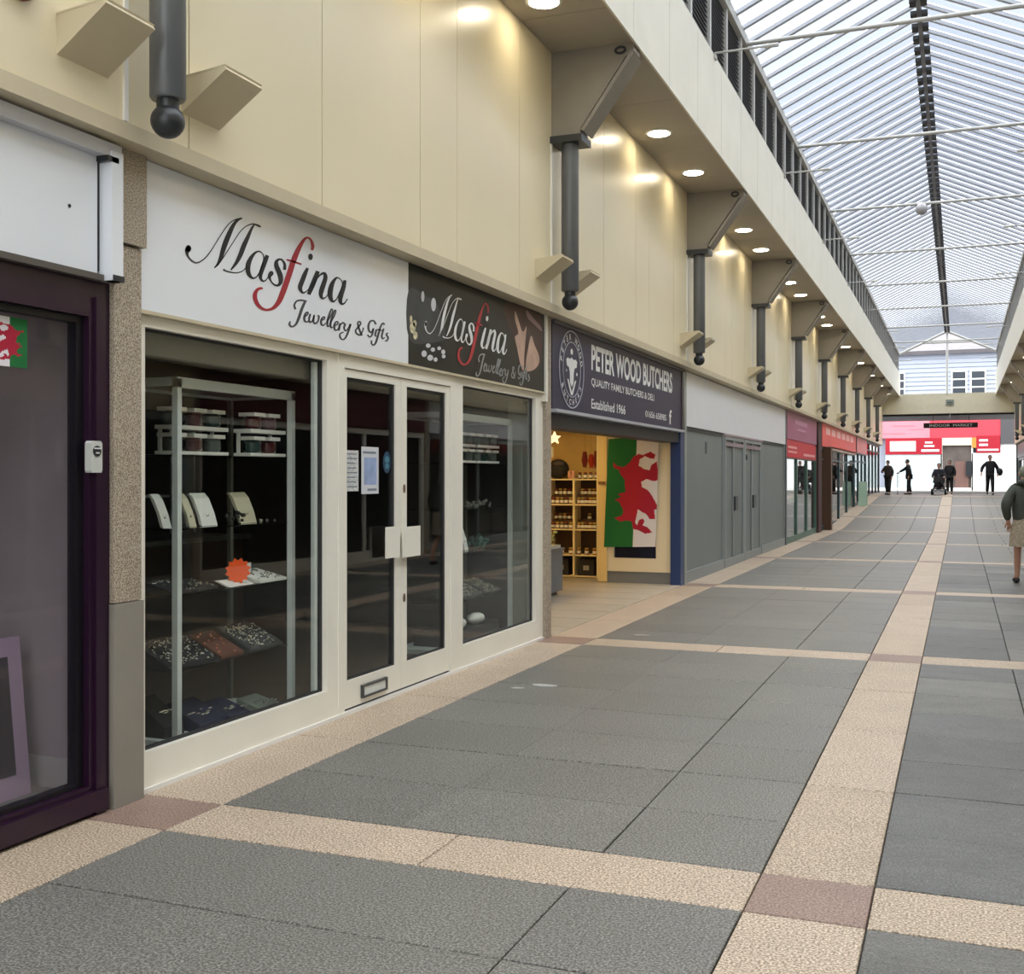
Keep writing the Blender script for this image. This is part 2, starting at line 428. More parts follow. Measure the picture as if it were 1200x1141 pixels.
# =================================================================== SIDE WALLS, SOFFITS, PARAPETS, LOUVRES
WX, PX, LX = -3.45, -2.67, -2.70     # upper wall face, parapet face, louvre plane (left side)
CEN = -0.56                          # centre line of the roof
def mir(x, s): return x if s < 0 else 2 * CEN - x
POSTS = [-1.4, 4.16, 9.80, 15.30, 20.45, 25.55, 30.65, 35.75, 40.85, 45.95, 51.05]
pat = [0.06, 0.277, 0.505, 0.615, 0.84]
edges = [Y0]
for a, b in zip(POSTS, POSTS[1:] + [56.2]):
    edges += [a + p * (b - a) for p in pat]
edges = [e for e in edges if e < Y1 - .4] + [Y1]
SOF, SIGNTOP, PTOP = 5.35, 3.03, 6.40
for s, side in ((-1, 'left'), (1, 'right')):
    X = lambda x: mir(x, s)
    mb = MB(); mb.box(X(-3.75), Y0, SIGNTOP, X(WX - .022), Y1, 5.5)
    wall = struct('wall_' + side, mb, M('wall_backing', (120, 110, 86), .8), 'tall cream panelled wall above the shop signs', 'wall')  # brown backing slab that shows in the joints between panels
    g = .004
    for a, b in zip(edges, edges[1:]):
        piece('wall_panel', min(X(WX - .02), X(WX)), a + g, SIGNTOP, max(X(WX - .02), X(WX)), b - g, SOF, cream, wall)
    tr = MB(); tr.box(X(-3.74), Y0, SIGNTOP - .03, X(WX + .012), Y1, SIGNTOP + .045)
    struct('trim_1' if s < 0 else 'trim_2', tr, cream_trim, 'cream metal ledge running along the bottom of the panelled wall', 'trim')
    sb = MB(); sb.box(X(WX - .02), Y0, SOF + .02, X(PX - .02), Y1, SOF + .14)
    sof = struct('ceiling_' + side, sb, dark_m, 'beige panelled soffit over the shopfronts', 'ceiling')
    for a, b in zip(edges, edges[1:]):
        piece('soffit_panel', min(X(WX), X(PX)), a + g + .03, SOF, max(X(WX), X(PX)), b - g + .03, SOF + .018, soffit_m, sof)
    pb = MB(); pb.box(X(PX - .12), Y0, SOF + .02, X(PX - .004), Y1, PTOP - .02)
    par = struct('parapet_' + side, pb, M('parapet_joint', (130, 126, 116), .8), 'pale grey panelled fascia edging the soffit', 'fascia')
    y = Y0
    while y < Y1:
        e = min(y + 1.3, Y1)
        piece('fascia_panel', min(X(PX), X(PX + .02)), y + g, SOF - .03, max(X(PX), X(PX + .02)), e - g, PTOP, parapet_m, par)
        y = e
    rb = MB(); rb.box(X(-9.0), Y0, 5.5, X(PX - .125), Y1, 5.62)
    struct('roof_' + side, rb, dark_m, 'flat roof deck above the shops', 'roof')
    # louvred clerestory
    lb = MB(); lb.box(X(LX - .10), Y0, PTOP - .06, X(LX + .01), Y1, PTOP - .0)
    cl = struct('clerestory_' + side, lb, louvre_frame, 'row of dark louvred panels in pale frames under the glass roof', 'louvres')
    part('eave_beam', MB().box(X(LX - .12), Y0, 7.28, X(LX + .05), Y1, 7.41), louvre_frame, cl)
    y = Y0; i = 0; lm = None
    while y < Y1 - .2:
        e = min(y + 1.0, Y1)
        piece('louvre_post', min(X(LX - .08), X(LX + .025)), y - .04, PTOP, max(X(LX - .08), X(LX + .025)), y + .04, 7.29, louvre_frame, cl)
        if lm is None:
            mbl = MB(); mbl.box(X(LX - .09), y + .045, PTOP + .02, X(LX - .075), y + .955, 7.28)
            for q in range(15):
                z = PTOP + .045 + q * .056
                mbl.hexa([(X(LX - .07), y + .045, z + .05), (X(LX), y + .045, z), (X(LX), y + .955, z), (X(LX - .07), y + .955, z + .05)],
                         [(X(LX - .07), y + .045, z + .058), (X(LX), y + .045, z + .008), (X(LX), y + .955, z + .008), (X(LX - .07), y + .955, z + .058)])
            first = part('louvre_panel', mbl, louvre_m, cl); lm = first.data; y_first = y
        else:
            o = bpy.data.objects.new('louvre_panel', lm); col.objects.link(o); o.parent = cl; o.location = (0, y - y_first, 0)
        y = e; i += 1
    # outer upstand that carries the roof edge
    ub = MB(); ub.box(X(-2.86), Y0, 5.6, X(LX - .11), Y1, 7.39)
    struct('upstand_' + side, ub, dark_m, 'dark upstand behind the louvres', 'wall')

# =================================================================== GLASS ROOF
RZ, EZ = 8.42, 7.41
RY0, RY1 = Y0, 57.0
rb = MB(); rb.box(CEN - .035, RY0, RZ - .08, CEN + .035, RY1, RZ + .03)
roof = struct('ceiling', rb, ridge_m, 'pitched glass roof on grey rafters with a dark ridge', 'ceiling')
SP = .5
def slope_pt(s, t, d=0.0):   # t 0 = eave, 1 = ridge
    x = mir(LX - .03 + t * (CEN - (LX - .03)), s); return (x, EZ + t * (RZ - EZ) + d)
raf, pan, rdg = {}, {}, {}
n_raf = int((RY1 - RY0) / SP)
for i in range(n_raf + 1):
    y = RY0 + i * SP
    for s in (-1, 1):
        if s not in raf:
            a, b = slope_pt(s, 0), slope_pt(s, 1)
            raf[s] = MB().prism([(a[0], a[1] - .055), (b[0], b[1] - .055), (b[0], b[1]), (a[0], a[1])], -.035, .035, 1).mesh('rafter', rafter_m)
            a, b = slope_pt(s, 0, .012), slope_pt(s, 1, .012)
            pan[s] = MB().face([(a[0], .036 - SP, a[1]), (b[0], .036 - SP, b[1]), (b[0], -.036, b[1]), (a[0], -.036, a[1])]).mesh('roof_pane', pane_roof)
            a, b = slope_pt(s, .985, -.06), slope_pt(s, .945, -.06)
            rdg[s] = MB().box(min(a[0], b[0]), -.11 - SP / 2, b[1] - .02, max(a[0], b[0]), .11 - SP / 2, a[1]).mesh('ridge_vent', dark_m)
        o = bpy.data.objects.new('rafter', raf[s]); col.objects.link(o); o.parent = roof; o.location = Vector((0, y, 0)) - WL[roof.name]
        if i:
            o = bpy.data.objects.new('roof_pane', pan[s]); col.objects.link(o); o.parent = roof; o.location = Vector((0, y, 0)) - WL[roof.name]
            o = bpy.data.objects.new('ridge_vent', rdg[s]); col.objects.link(o); o.parent = roof; o.location = Vector((0, y, 0)) - WL[roof.name]
TIES = [-.2, 5.0, 10.15, 15.3, 20.4, 25.6, 30.8, 36.0, 41.2, 46.4, 51.6]
for y in TIES:
    part('tie_beam', MB().tube([(LX - .05, y, 7.31), (mir(LX - .05, 1), y, 7.31)], .030, 10), tie_m, roof, True)
# gable frame at the far end
gm = MB()
a, b, c = slope_pt(-1, 0), slope_pt(-1, 1), slope_pt(1, 0)
for p, q in ((a, b), (b, c)):
    gm.tube([(p[0], 57.0, p[1] - .06), (q[0], 57.0, q[1] - .06)], .07, 8)
gm.tube([(a[0] + .9, 57.0, 7.84), (c[0] - .9, 57.0, 7.84)], .05, 8)
gm.tube([(CEN, 57.0, 5.4), (CEN, 57.0, RZ - .05)], .05, 8)
part('gable_frame', gm, louvre_frame, roof)

# =================================================================== HANGING POSTS WITH BRACKETS, UPLIGHTS, DOWNLIGHTS
def make_post(yc):
    t = thing('hanging_post', 'x', 'post', (-3.27, yc, 3.02), 'grey hanging posts along the cream wall')
    br = MB()
    br.prism([(WX, SOF), (-2.68, SOF), (-2.68, 5.27), (-2.75, 5.23), (-3.17, 4.64), (-3.17, 4.58), (WX, 4.58)], yc - .10, yc + .10, 1)
    b = part('bracket', br, bracket_m, t)
    part('flange', MB().prism([(-2.70, 5.26), (-3.16, 4.62), (-3.135, 4.60), (-2.67, 5.24)], yc - .13, yc + .13, 1), bracket_m, b)
    part('tip_eye', MB().tube([(-2.80 + .045 * math.cos(k * math.pi / 8), yc - .105, 5.285 + .028 * math.sin(k * math.pi / 8)) for k in range(17)], .012, 6), steel_dark, b, True)
    part('cap_plate', MB().box(WX, yc - .14, 4.52, -3.15, yc + .14, 4.58), steel_dark, t)
    part('post', MB().lathe((-3.305, yc, 0), [(.072, 3.19), (.08, 3.20), (.08, 4.52)], 20), steel_grey, t, True)
    part('neck', MB().lathe((-3.305, yc, 0), [(.05, 3.15), (.05, 3.19)], 16), steel_dark, t, True)
    part('ball_finial', MB().ball((-3.305, yc, 3.095), .076, 18, 12), steel_dark, t, True)
    part('joint_glint', MB().box(WX, yc - .125, 3.08, WX + .012, yc - .10, 4.52), frame_white, t)  # white strip imitating light caught in a recessed wall joint
    return t
def make_uplight(yc):
    t = thing('wall_uplight', 'x', 'wall light', (WX, yc, 3.23), 'wedge uplights along the cream wall')
    part('housing', MB().prism([(WX, 3.235), (WX, 3.40), (-3.205, 3.425), (-3.195, 3.41)], yc - .15, yc + .15, 1), lamp_cream, t)
    part('rim', MB().prism([(WX, 3.40), (WX, 3.408), (-3.20, 3.433), (-3.205, 3.425)], yc - .152, yc + .152, 1), lamp_cream, t)
    return t
def make_downlight(x, y):
    t = thing('downlight', 'x', 'ceiling light', (x, y, SOF), 'round downlights in the soffit')
    part('trim_ring', MB().lathe((x, y, SOF), [(.135, -.012), (.15, -.008), (.15, .002)], 24), frame_white, t, True)
    part('lens', MB().lathe((x, y, SOF), [(.122, -.0145), (.122, -.012)], 24), emit('lamp_warm', (255, 240, 210), 42.0), t)
    return t
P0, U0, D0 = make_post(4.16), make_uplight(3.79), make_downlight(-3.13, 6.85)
where = {-1.4: 'above the plain grey sign', 4.16: "beside the jeweller's white sign", 9.80: "between the jeweller's and butcher's signs", 15.30: "between the butcher's sign and blank white sign", 20.45: 'over the blank white sign',
         25.55: 'over the start of the mauve sign', 30.65: 'over the end of the mauve sign', 35.75: 'over the red sign, first of two', 40.85: 'over the red sign, second of two', 45.95: 'over the faded pink sign', 51.05: 'over the black shopfront'}
for i, y in enumerate(POSTS):
    nm = where[y]
    lab = 'grey post with ball end hanging ' + nm
    if y == 4.16: P0['label'] = lab
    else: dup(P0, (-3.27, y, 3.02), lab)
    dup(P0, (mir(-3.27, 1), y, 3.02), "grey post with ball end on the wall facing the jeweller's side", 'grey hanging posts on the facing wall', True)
    for dy, sd in ((-.37, 'near'), (.43, 'far')):
        lab = 'cream wedge uplight %s the post %s' % ('before' if dy < 0 else 'past', nm)
        if y == 4.16 and dy < 0: U0['label'] = lab
        else: dup(U0, (WX, y + dy, 3.23), lab)
        dup(U0, (mir(WX, 1), y + dy, 3.23), "cream wedge uplight on the wall facing the jeweller's side", 'wedge uplights on the facing wall', True)
    nxt = (POSTS + [56.2])[i + 1] - y
    for f in (.47, .79):
        yy = y + f * nxt
        lab = '%s round downlight past the post %s' % ('first' if f < .5 else 'second', nm)
        if y == 4.16 and f < .5: D0['label'] = lab; D0.location.y = yy
        else: dup(D0, (-3.13, yy, SOF), lab)
        dup(D0, (mir(-3.13, 1), yy, SOF), "round lit downlight in the soffit facing the jeweller's side", 'downlights in the facing soffit')

t = thing('alarm_bell', 'dark red round alarm sounder on the cream wall above the purple shop', 'alarm', (WX, 3.44, 3.38))
part('base', MB().disc_x(3.44, 3.455, .075, .075, WX, .03, 20), M('alarm_base', (110, 20, 26), .5), t)
part('dome', MB().ball((WX + .05, 3.44, 3.455), (.05, .066, .066), 16, 10), M('alarm_red', (120, 16, 26), .35), t, True)

# thin rods reaching out from the fascia, and the small dome under the roof
def rod(x0, x1, y, label, grp):
    t = thing('lamp_arm', label, 'rod', (x0, y, 6.42), grp)
    part('arm', MB().tube([(x0, y, 6.42), (x1, y, 6.42)], .014, 8), tie_m, t, True)
    part('arm_tip', MB().tube([(x1 - .16 if x1 > x0 else x1 + .16, y, 6.42), (x1, y, 6.42)], .026, 8), louvre_frame, t, True)
    part('wall_plate', MB().box(x0 - .01, y - .05, 6.35, x0 + .02, y + .05, 6.40), tie_m, t)
for y in (7.5, 13.1, 18.7, 24.25, 29.8, 34.9, 40.2, 45.4, 50.6):
    rod(PX + .02, PX + .75, y, "thin pale rod reaching out from the fascia above the jeweller's side", 'rods on the fascia')
    rod(mir(PX + .02, 1), mir(PX + .75, 1), y, "thin pale rod reaching out from the fascia facing the jeweller's side", 'rods on the facing fascia')
t = thing('dome_camera', 'small pale dome hanging under the third tie beam of the glass roof', 'camera dome', (-.76, 25.6, 7.16))
part('mount', MB().lathe((-.76, 25.6, 0), [(.09, 7.22), (.10, 7.28)], 16), louvre_frame, t, True)
part('dome', MB().ball((-.76, 25.6, 7.20), .13, 16, 10), M('dome_smoke', (150, 148, 150), .15, coat=.5), t, True)

# =================================================================== FAR END: BEAM, CANOPY, SHOP AND HOUSE ACROSS THE STREET
t = struct('beam_end', MB().box(-3.74, 57.0, 4.50, 2.62, 57.4, 5.44), M('beam_cream', (205, 198, 176), .6, var=.04), 'cream beam spanning the far end of the arcade', 'beam')
part('plaque', MB().box(-.62, 56.96, 4.86, -.26, 57.0, 5.14), M('plaque_grey', (128, 134, 128), .5), t)
part('plaque_line', MB().box(-.56, 56.95, 4.98, -.32, 56.96, 5.03).box(-.52, 56.95, 4.90, -.36, 56.96, 4.94), M('plaque_ink', (70, 76, 72), .5), t)
part('drop_rod', MB().tube([(-.44, 57.2, 4.5), (-.44, 57.2, 4.28)], .03, 8), tie_m, t)
canopy = struct('canopy', MB().box(-4.6, 57.4, 4.42, 3.4, 62.5, 4.6), dark_m, 'dark canopy ceiling past the end beam', 'canopy')
t = thing('hanging_sign', 'long black hanging sign with pale letters below the end beam', 'sign', (-.45, 57.6, 3.82))
part('board', MB().box(-1.62, 57.58, 3.84, .78, 57.64, 4.08), sign_dark, t)
lettering('INDOOR  MARKET', ink_white, t, 'y', -1.35, 3.90, .55, 4.02, 57.575)
for x in (-1.2, .4): part('chain', MB().tube([(x, 57.61, 4.08), (x, 57.61, 4.42)], .012, 6), steel_dark, t)
for s, side in ((-1, 'left'), (1, 'right')):
    x0, x1 = (-4.6, -3.62) if s < 0 else (2.42, 3.4)
    struct('wall_end_' + side, MB().box(x0, 57.0, .0, x1, 57.5, 4.5), M('end_pier', (52, 52, 56), .6), 'dark pier closing the end of the arcade', 'wall')

HY = 69.0
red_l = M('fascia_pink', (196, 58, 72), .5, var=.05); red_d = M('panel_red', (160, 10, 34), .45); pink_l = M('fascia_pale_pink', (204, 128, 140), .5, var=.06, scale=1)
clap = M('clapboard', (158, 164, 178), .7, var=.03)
t = thing('street_building', 'white boarded house with slate roof above the red shop across the street', 'building', (-1, HY, .74))
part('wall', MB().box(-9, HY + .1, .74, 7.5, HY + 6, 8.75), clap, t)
bd = MB()
for i in range(16):
    z = 4.75 + i * .25
    bd.hexa([(-9, HY + .1, z), (7.5, HY + .1, z), (7.5, HY + .04, z), (-9, HY + .04, z)], [(-9, HY + .1, z + .24), (7.5, HY + .1, z + .24), (7.5, HY + .085, z + .24), (-9, HY + .085, z + .24)])
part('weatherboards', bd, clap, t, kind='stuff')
part('roof', MB().prism([(HY - .3, 8.7), (HY + 3.2, 10.6), (HY + 6.3, 8.7), (HY + 6.2, 8.5), (HY + 3.2, 10.4), (HY - .2, 8.5)], -9.3, 7.8, 0), M('slate', (112, 108, 112), .7, var=.15, scale=2), t)
win_dk = M('house_pane', (44, 52, 60), .3)
for x in (-3.35, -.05, .95):
    wf = part('window', MB().box(x - .42, HY, 6.1, x + .42, HY + .05, 7.55), frame_white, t)
    for i in range(3):
        part('pane', MB().box(x - .34, HY - .01, 6.17 + i * .46, x + .34, HY + .0, 6.17 + i * .46 + .38), win_dk, wf)
t = thing('red_shop', 'red and pink fronted shop across the street from the arcade end', 'shop', (-1, HY - .3, .74))
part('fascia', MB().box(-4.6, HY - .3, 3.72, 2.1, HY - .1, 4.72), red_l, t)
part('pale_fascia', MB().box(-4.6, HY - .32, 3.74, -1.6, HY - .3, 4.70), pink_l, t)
for i, (xa, xb) in enumerate(((-4.2, -2.9), (-2.7, -1.9), (-3.6, -2.4))):
    part('fascia_line', MB().box(xa, HY - .335, 3.98 + .22 * i, xb, HY - .32, 4.05 + .22 * i), M('fascia_grey_ink', (190, 120, 130), .6), t)
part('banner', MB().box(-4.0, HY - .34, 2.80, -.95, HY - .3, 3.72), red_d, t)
part('banner_panel', MB().box(-3.75, HY - .36, 2.98, -2.35, HY - .34, 3.56), card_white, t)
part('banner_line', MB().box(-1.85, HY - .36, 3.42, -1.45, HY - .34, 3.52).box(-1.9, HY - .36, 3.22, -1.35, HY - .34, 3.32).box(-2.05, HY - .36, 2.95, -1.1, HY - .34, 3.08), ink_white, t)
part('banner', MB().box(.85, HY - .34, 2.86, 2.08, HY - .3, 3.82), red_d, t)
part('banner_line', MB().box(1.0, HY - .36, 3.5, 1.45, HY - .34, 3.62).box(1.0, HY - .36, 3.25, 1.45, HY - .34, 3.37).box(.92, HY - .36, 2.98, 2.0, HY - .34, 3.08), ink_white, t)
part('yellow_panel', MB().box(.62, HY - .33, 3.15, .85, HY - .3, 3.72), M('yellow_panel', (190, 130, 50), .5), t)
part('window_board', MB().box(-4.0, HY - .3, .9, -.95, HY - .22, 2.8), M('window_film', (186, 198, 200), .4, var=.05), t)
part('window_board', MB().box(.62, HY - .3, .9, 2.1, HY - .22, 2.86), M('window_white', (240, 240, 240), .4), t)
part('plinth', MB().box(-4.6, HY - .3, .74, 2.1, HY - .2, .9), card_white, t)
part('entrance', MB().box(-.95, HY - .14, .74, .62, HY - .1, 3.3), M('entrance_dim', (92, 82, 76), .7, var=.3, scale=1.4), t)
part('entrance_lintel', MB().box(-.95, HY - .3, 3.3, .62, HY - .1, 3.72), M('lintel_pale', (206, 196, 180), .6), t)
part('door_leaf', MB().box(-.25, HY - .2, .75, .45, HY - .16, 2.4), M('door_brown', (110, 82, 74), .5), t)
part('jamb', MB().box(-1.02, HY - .3, .74, -.93, HY - .1, 3.3).box(.6, HY - .3, .74, .68, HY - .1, 3.3), frame_white, t)
part('dark_poster', MB().box(.30, HY - .35, 1.55, .62, HY - .3, 2.4), steel_dark, t)
t = thing('grey_shop', 'white fronted shop with a grey fascia next to the red shop', 'shop', (4, HY - .3, .74))
part('fascia', MB().box(2.1, HY - .35, 3.35, 7.5, HY - .1, 4.72), M('fascia_grey', (74, 72, 74), .6), t)
part('front', MB().box(2.1, HY - .25, .74, 7.5, HY - .1, 3.35), M('front_white', (236, 236, 238), .5), t)
wf = part('window_frame', MB().box(3.05, HY - .29, 1.0, 3.75, HY - .25, 3.0), frame_white, t)
part('pane', MB().box(3.12, HY - .31, 1.08, 3.68, HY - .29, 1.85).box(3.12, HY - .31, 2.1, 3.68, HY - .29, 2.92), win_dk, wf)
part('fascia_lamp', MB().box(3.0, HY - .42, 3.75, 3.55, HY - .35, 3.9), card_white, t)

# =================================================================== SHOPFRONTS, NEAR SIDE
def interior(name, y0, y1, depth, h, wallm, floorm, label, z0=0.01, ceilm=None, front=XL - .06):
    xb = front - depth
    o = struct(name + '_back', MB().box(xb - .1, y0, -.05, xb, y1, h), wallm, label + ', back', 'wall')
    struct(name + '_near', MB().box(xb, y0 - .02, -.05, front, y0 + .03, h), wallm, label + ', near side', 'wall')
    struct(name + '_far', MB().box(xb, y1 - .03, -.05, front, y1 + .02, h), wallm, label + ', far side', 'wall')
    struct(name.replace('wall', 'floor'), MB().box(xb, y0, -.05, front + .02, y1, z0), floorm, label.replace('inside walls', 'inside floor'), 'floor')
    struct(name.replace('wall', 'ceiling'), MB().box(xb, y0, h, front + .05, y1, h + .08), ceilm or wallm, label.replace('inside walls', 'inside ceiling'), 'ceiling')
    return o
def bars(mb, X0, X1, y0, y1, z0, z1, l, r, b, t):    # rectangular frame
    mb.box(X0, y0, z0, X1, y0 + l, z1); mb.box(X0, y1 - r, z0, X1, y1, z1)
    mb.box(X0, y0 + l, z0, X1, y1 - r, z0 + b); mb.box(X0, y0 + l, z1 - t, X1, y1 - r, z1)
    return mb

# ---- granite pillars between the shops
def pillar(y0, y1, label):
    t = struct('pillar', MB().box(XL - .1, y0, .93, XL + .045, y1, 2.56), granite, label, 'pillar')
    part('upper_block', MB().box(XL - .1, y0 - .005, 2.57, XL + .06, y1 + .02, 3.0), granite, t)
    part('base_block', MB().box(XL - .1, y0 - .004, 0, XL + .05, y1 + .012, .925), render_grey, t)
pillar(4.10, 4.285, 'speckled granite pillar with smooth grey foot beside the purple shopfront')
t = struct('pillar', MB().box(XL - .1, 9.885, 0, XL + .03, 10.03, 3.0), granite, "slim granite pillar between the jeweller's and the butcher's", 'pillar')

# ---- purple shop
PWY0 = -.6
interior('wall_shop_1', PWY0, 4.09, 2.2, 2.6, M('lilac_wall', (174, 166, 168), .8, var=.06), M('lino', (150, 150, 140), .5), 'lilac grey inside walls of the purple shop', .08)
w1 = struct('window_1', bars(MB(), XL - .08, XL + .02, PWY0, 4.10, 0.0, 2.38, .16, .13, .13, .17), purple, 'purple framed shop window with a white board above', 'window')
part('reveal', bars(MB(), XL - .06, XL - .01, PWY0 + .16, 3.97, .13, 2.21, .05, .045, .02, .03), purple_dk, w1)
part('frame_bead', MB().box(XL + .02, 4.0, .0, XL + .035, 4.06, 2.3), purple, w1)
part('sill', MB().box(XL - .02, PWY0, .02, XL + .05, 4.06, .11), purple, w1)
part('pane', MB().box(XL - .05, PWY0 + .2, .15, XL - .044, 3.93, 2.18), glass('purple_pane', (.9, .88, .9), .03, 0, .06, (.62, .58, .60)), w1)
part('skirting', MB().box(XL - 2.2, 4.045, .08, XL - .1, 4.06, .22), M('skirting_white', (196, 196, 190), .5), w1)
s1 = thing('sign_board', 'blank white light box above the purple shopfront', 'sign', (XL, 2, 2.38))
part('board', MB().box(XL, PWY0, 2.40, XL + .035, 4.005, 2.925), sign_white, s1)
part('top_rail', MB().box(XL - .02, PWY0, 2.925, XL + .09, 4.10, 2.985), M('rail_grey', (198, 200, 206), .4), s1)
part('bottom_rail', MB().box(XL, PWY0, 2.372, XL + .06, 4.02, 2.40), M('rail_brown', (86, 80, 74), .5), s1)
part('end_post', MB().box(XL - .02, 4.025, 2.375, XL + .10, 4.098, 2.95), sign_white, s1)
part('gap', MB().box(XL, 4.005, 2.42, XL + .03, 4.025, 2.92), ink_black, s1)
part('end_clip', MB().box(XL + .04, 4.03, 2.375, XL + .105, 4.10, 2.40).box(XL + .03, 4.0, 2.90, XL + .10, 4.07, 2.925), steel_dark, s1)
part('screw', MB().disc_x(*onx(81, 241, XL + .035), .008, .008, XL + .035, .004, 8), ink_black, s1)
kp = thing('keypad', 'small pale grey entry keypad on the purple frame', 'keypad', (XL + .02, 3.97, 1.5))
KY = -.055
part('case', MB().prism([(4.005 + KY, 1.52), (4.065 + KY, 1.52), (4.07 + KY, 1.53), (4.07 + KY, 1.65), (4.06 + KY, 1.66), (4.01 + KY, 1.66), (4.0 + KY, 1.65), (4.0 + KY, 1.53)], XL + .02, XL + .055, 0), M('keypad_grey', (196, 198, 192), .4), kp)
part('reader', MB().disc_x(4.035 + KY, 1.615, .024, .024, XL + .055, .004), steel_dark, kp)
for y0_, y1_, z0_ in ((4.015, 4.055, 1.624), (4.025, 4.045, 1.604)): part('reader_glyph', MB().box(XL + .059, y0_ + KY, z0_, XL + .062, y1_ + KY, z0_ + .006), ink_white, kp)
# the leaning lilac framed board inside the purple shop
bx = thing('leaning_board', 'lilac framed mirror leaning inside the purple shop window', 'mirror', (-4.0, 3.6, .08))
lean = MB()
def lb_(y0, y1, z0, z1, d, mat, nm):
    k = .1
    f = lambda y, z, e: (-3.92 - (z - .08) * k + e, y, z)
    part(nm, MB().hexa([f(y0, z0, 0), f(y1, z0, 0), f(y1, z1, 0), f(y0, z1, 0)], [f(y0, z0, d), f(y1, z0, d), f(y1, z1, d), f(y0, z1, d)]), mat, bx)
lb_(3.2, 3.95, .08, .78, .03, M('lilac_frame', (196, 178, 200), .5), 'frame')
lb_(3.28, 3.87, .18, .70, .034, M('mirror_face', (96, 92, 96), .1, metal=.6), 'mirror_face')
for i, (yy, x) in enumerate(((3.5, -3.72), (3.62, -3.80))):
    solo('loose_sheet', MB().hexa([(x, yy, .08), (x + .12, yy, .08), (x + .1, yy + .2, .08), (x - .03, yy + .18, .08)], [(x, yy, .083), (x + .12, yy, .083), (x + .1, yy + .2, .083), (x - .03, yy + .18, .083)]), card_white, 'crumpled pale sheet on the floor inside the purple shop', 'paper', 'loose sheets in the purple shop')

# ---- Welsh flag as a fine cloth whose cells take the printed colour
DRAG = [(310, 215), (350, 195), (385, 205), (440, 180), (480, 205), (470, 240), (440, 235), (400, 215), (360, 240), (355, 290), (400, 320), (440, 330), (450, 290), (490, 260), (500, 330), (505, 410), (470, 420), (420, 400),
        (380, 420), (385, 460), (430, 490), (460, 530), (490, 590), (515, 635), (480, 650), (490, 720), (450, 720), (420, 680), (385, 660), (362, 640), (345, 750), (360, 770), (372, 730), (400, 715), (415, 740), (400, 770), (440, 790), (470, 830), (420, 840), (370, 810), (330, 800),
        (320, 740), (280, 730), (230, 740), (180, 710), (240, 690), (250, 650), (215, 580), (180, 560), (230, 540), (200, 515), (262, 500), (255, 460), (250, 400), (215, 350), (205, 320), (165, 300), (160, 250), (190, 285), (240, 300), (285, 260)]
def inpoly(x, y, P):
    c = False; j = len(P) - 1
    for i in range(len(P)):
        if (P[i][1] > y) != (P[j][1] > y) and x < (P[j][0] - P[i][0]) * (y - P[i][1]) / (P[j][1] - P[i][1]) + P[i][0]: c = not c
        j = i
    return c
fl_g, fl_w, fl_r = M('flag_green', (18, 104, 48), .8), M('flag_white', (222, 218, 222), .8), M('flag_red', (168, 18, 48), .8)
def flag_mesh(nu, nv, place, red_pts=DRAG, swap=False):
    mb = MB()
    for j in range(nv + 1):
        for i in range(nu + 1): mb.v.append(place(i / nu, j / nv))
    for j in range(nv):
        for i in range(nu):
            a = j * (nu + 1) + i; mb.f.append((a, a + 1, a + nu + 2, a + nu + 1))
            u, v = (i + .5) / nu, (j + .5) / nv
            cx, cy = 115 + u * 385, 65 + v * 880
            if inpoly(cx, cy, red_pts): k = 2
            else: k = (0 if cx < 335 else 1)
            if swap and k < 2: k = 1 - k
            mb.mi.append(k)
    return mb
FY = 15.43
def flag_place(u, v):
    x = -4.63 + u * (.73 - .05 * v) - .06 * v * (1 - u); z = 2.04 - v * 1.53 + .02 * u
    return (x, FY - .012 * math.sin(u * 9 + v * 3) * (.3 + v) - .02 * v * (1 - u), z)
flag = solo('flag', flag_mesh(90, 170, flag_place), [fl_g, fl_w, fl_r], "green and white flag with a red dragon hung in the butcher's window", 'flag', smooth=True)
mini = solo('flag_sticker', flag_mesh(40, 40, lambda u, v: (XL - .040, 3.675 - u * .165, 2.16 - v * .205)), [fl_g, fl_w, fl_r], 'small red dragon flag in the purple shop window', 'flag')

# ---- jeweller's shop
JY0, JY1 = 4.29, 9.885
interior('wall_shop_2', JY0, JY1, 4.0, 2.5, int_dark, int_brown, "dark inside walls of the jeweller's shop", .06)
def shop_window(name, y0, y1, l, r, label):
    o = struct(name, bars(MB(), XL - .07, XL, y0, y1, 0, 2.285, l, r, .19, .07), frame_cream, label, 'window')
    part('inner_bead', bars(MB(), XL - .06, XL - .035, y0 + l, y1 - r, .19, 2.215, .012, .03, .012, .012), dark_m, o)
    part('pane', MB().box(XL - .045, y0 + l + .012, .2, XL - .039, y1 - r - .03, 2.205), pane_shop, o)
    return o
w2 = shop_window('window_2', 4.295, 6.16, .07, .13, "large cream framed display window of the jeweller's beside the granite pillar")
part('blind_box', MB().box(XL - .16, 4.36, 2.10, XL - .10, 6.03, 2.22), M('blind_grey', (120, 118, 110), .7), w2)
part('jamb_inside', MB().box(XL - .075, 5.965, .19, XL - .05, 6.025, 2.2), alu, w2)
part('threshold', MB().box(XL - .05, 4.295, -.02, XL + .012, 9.88, .022), frame_white, w2)
w3 = shop_window('window_3', 7.90, 9.885, .165, .19, "narrow cream framed display window of the jeweller's beside the butcher's")
part('curtain', MB().box(XL - .30, 9.77, .1, XL - .10, 9.81, 2.2), M('curtain_pale', (150, 152, 140), .7), w3)
part('notice_dot', MB().disc_x(8.075, 1.545, .045, .075, XL - .036, .002), M('dot_pink', (226, 92, 120), .6), w3)
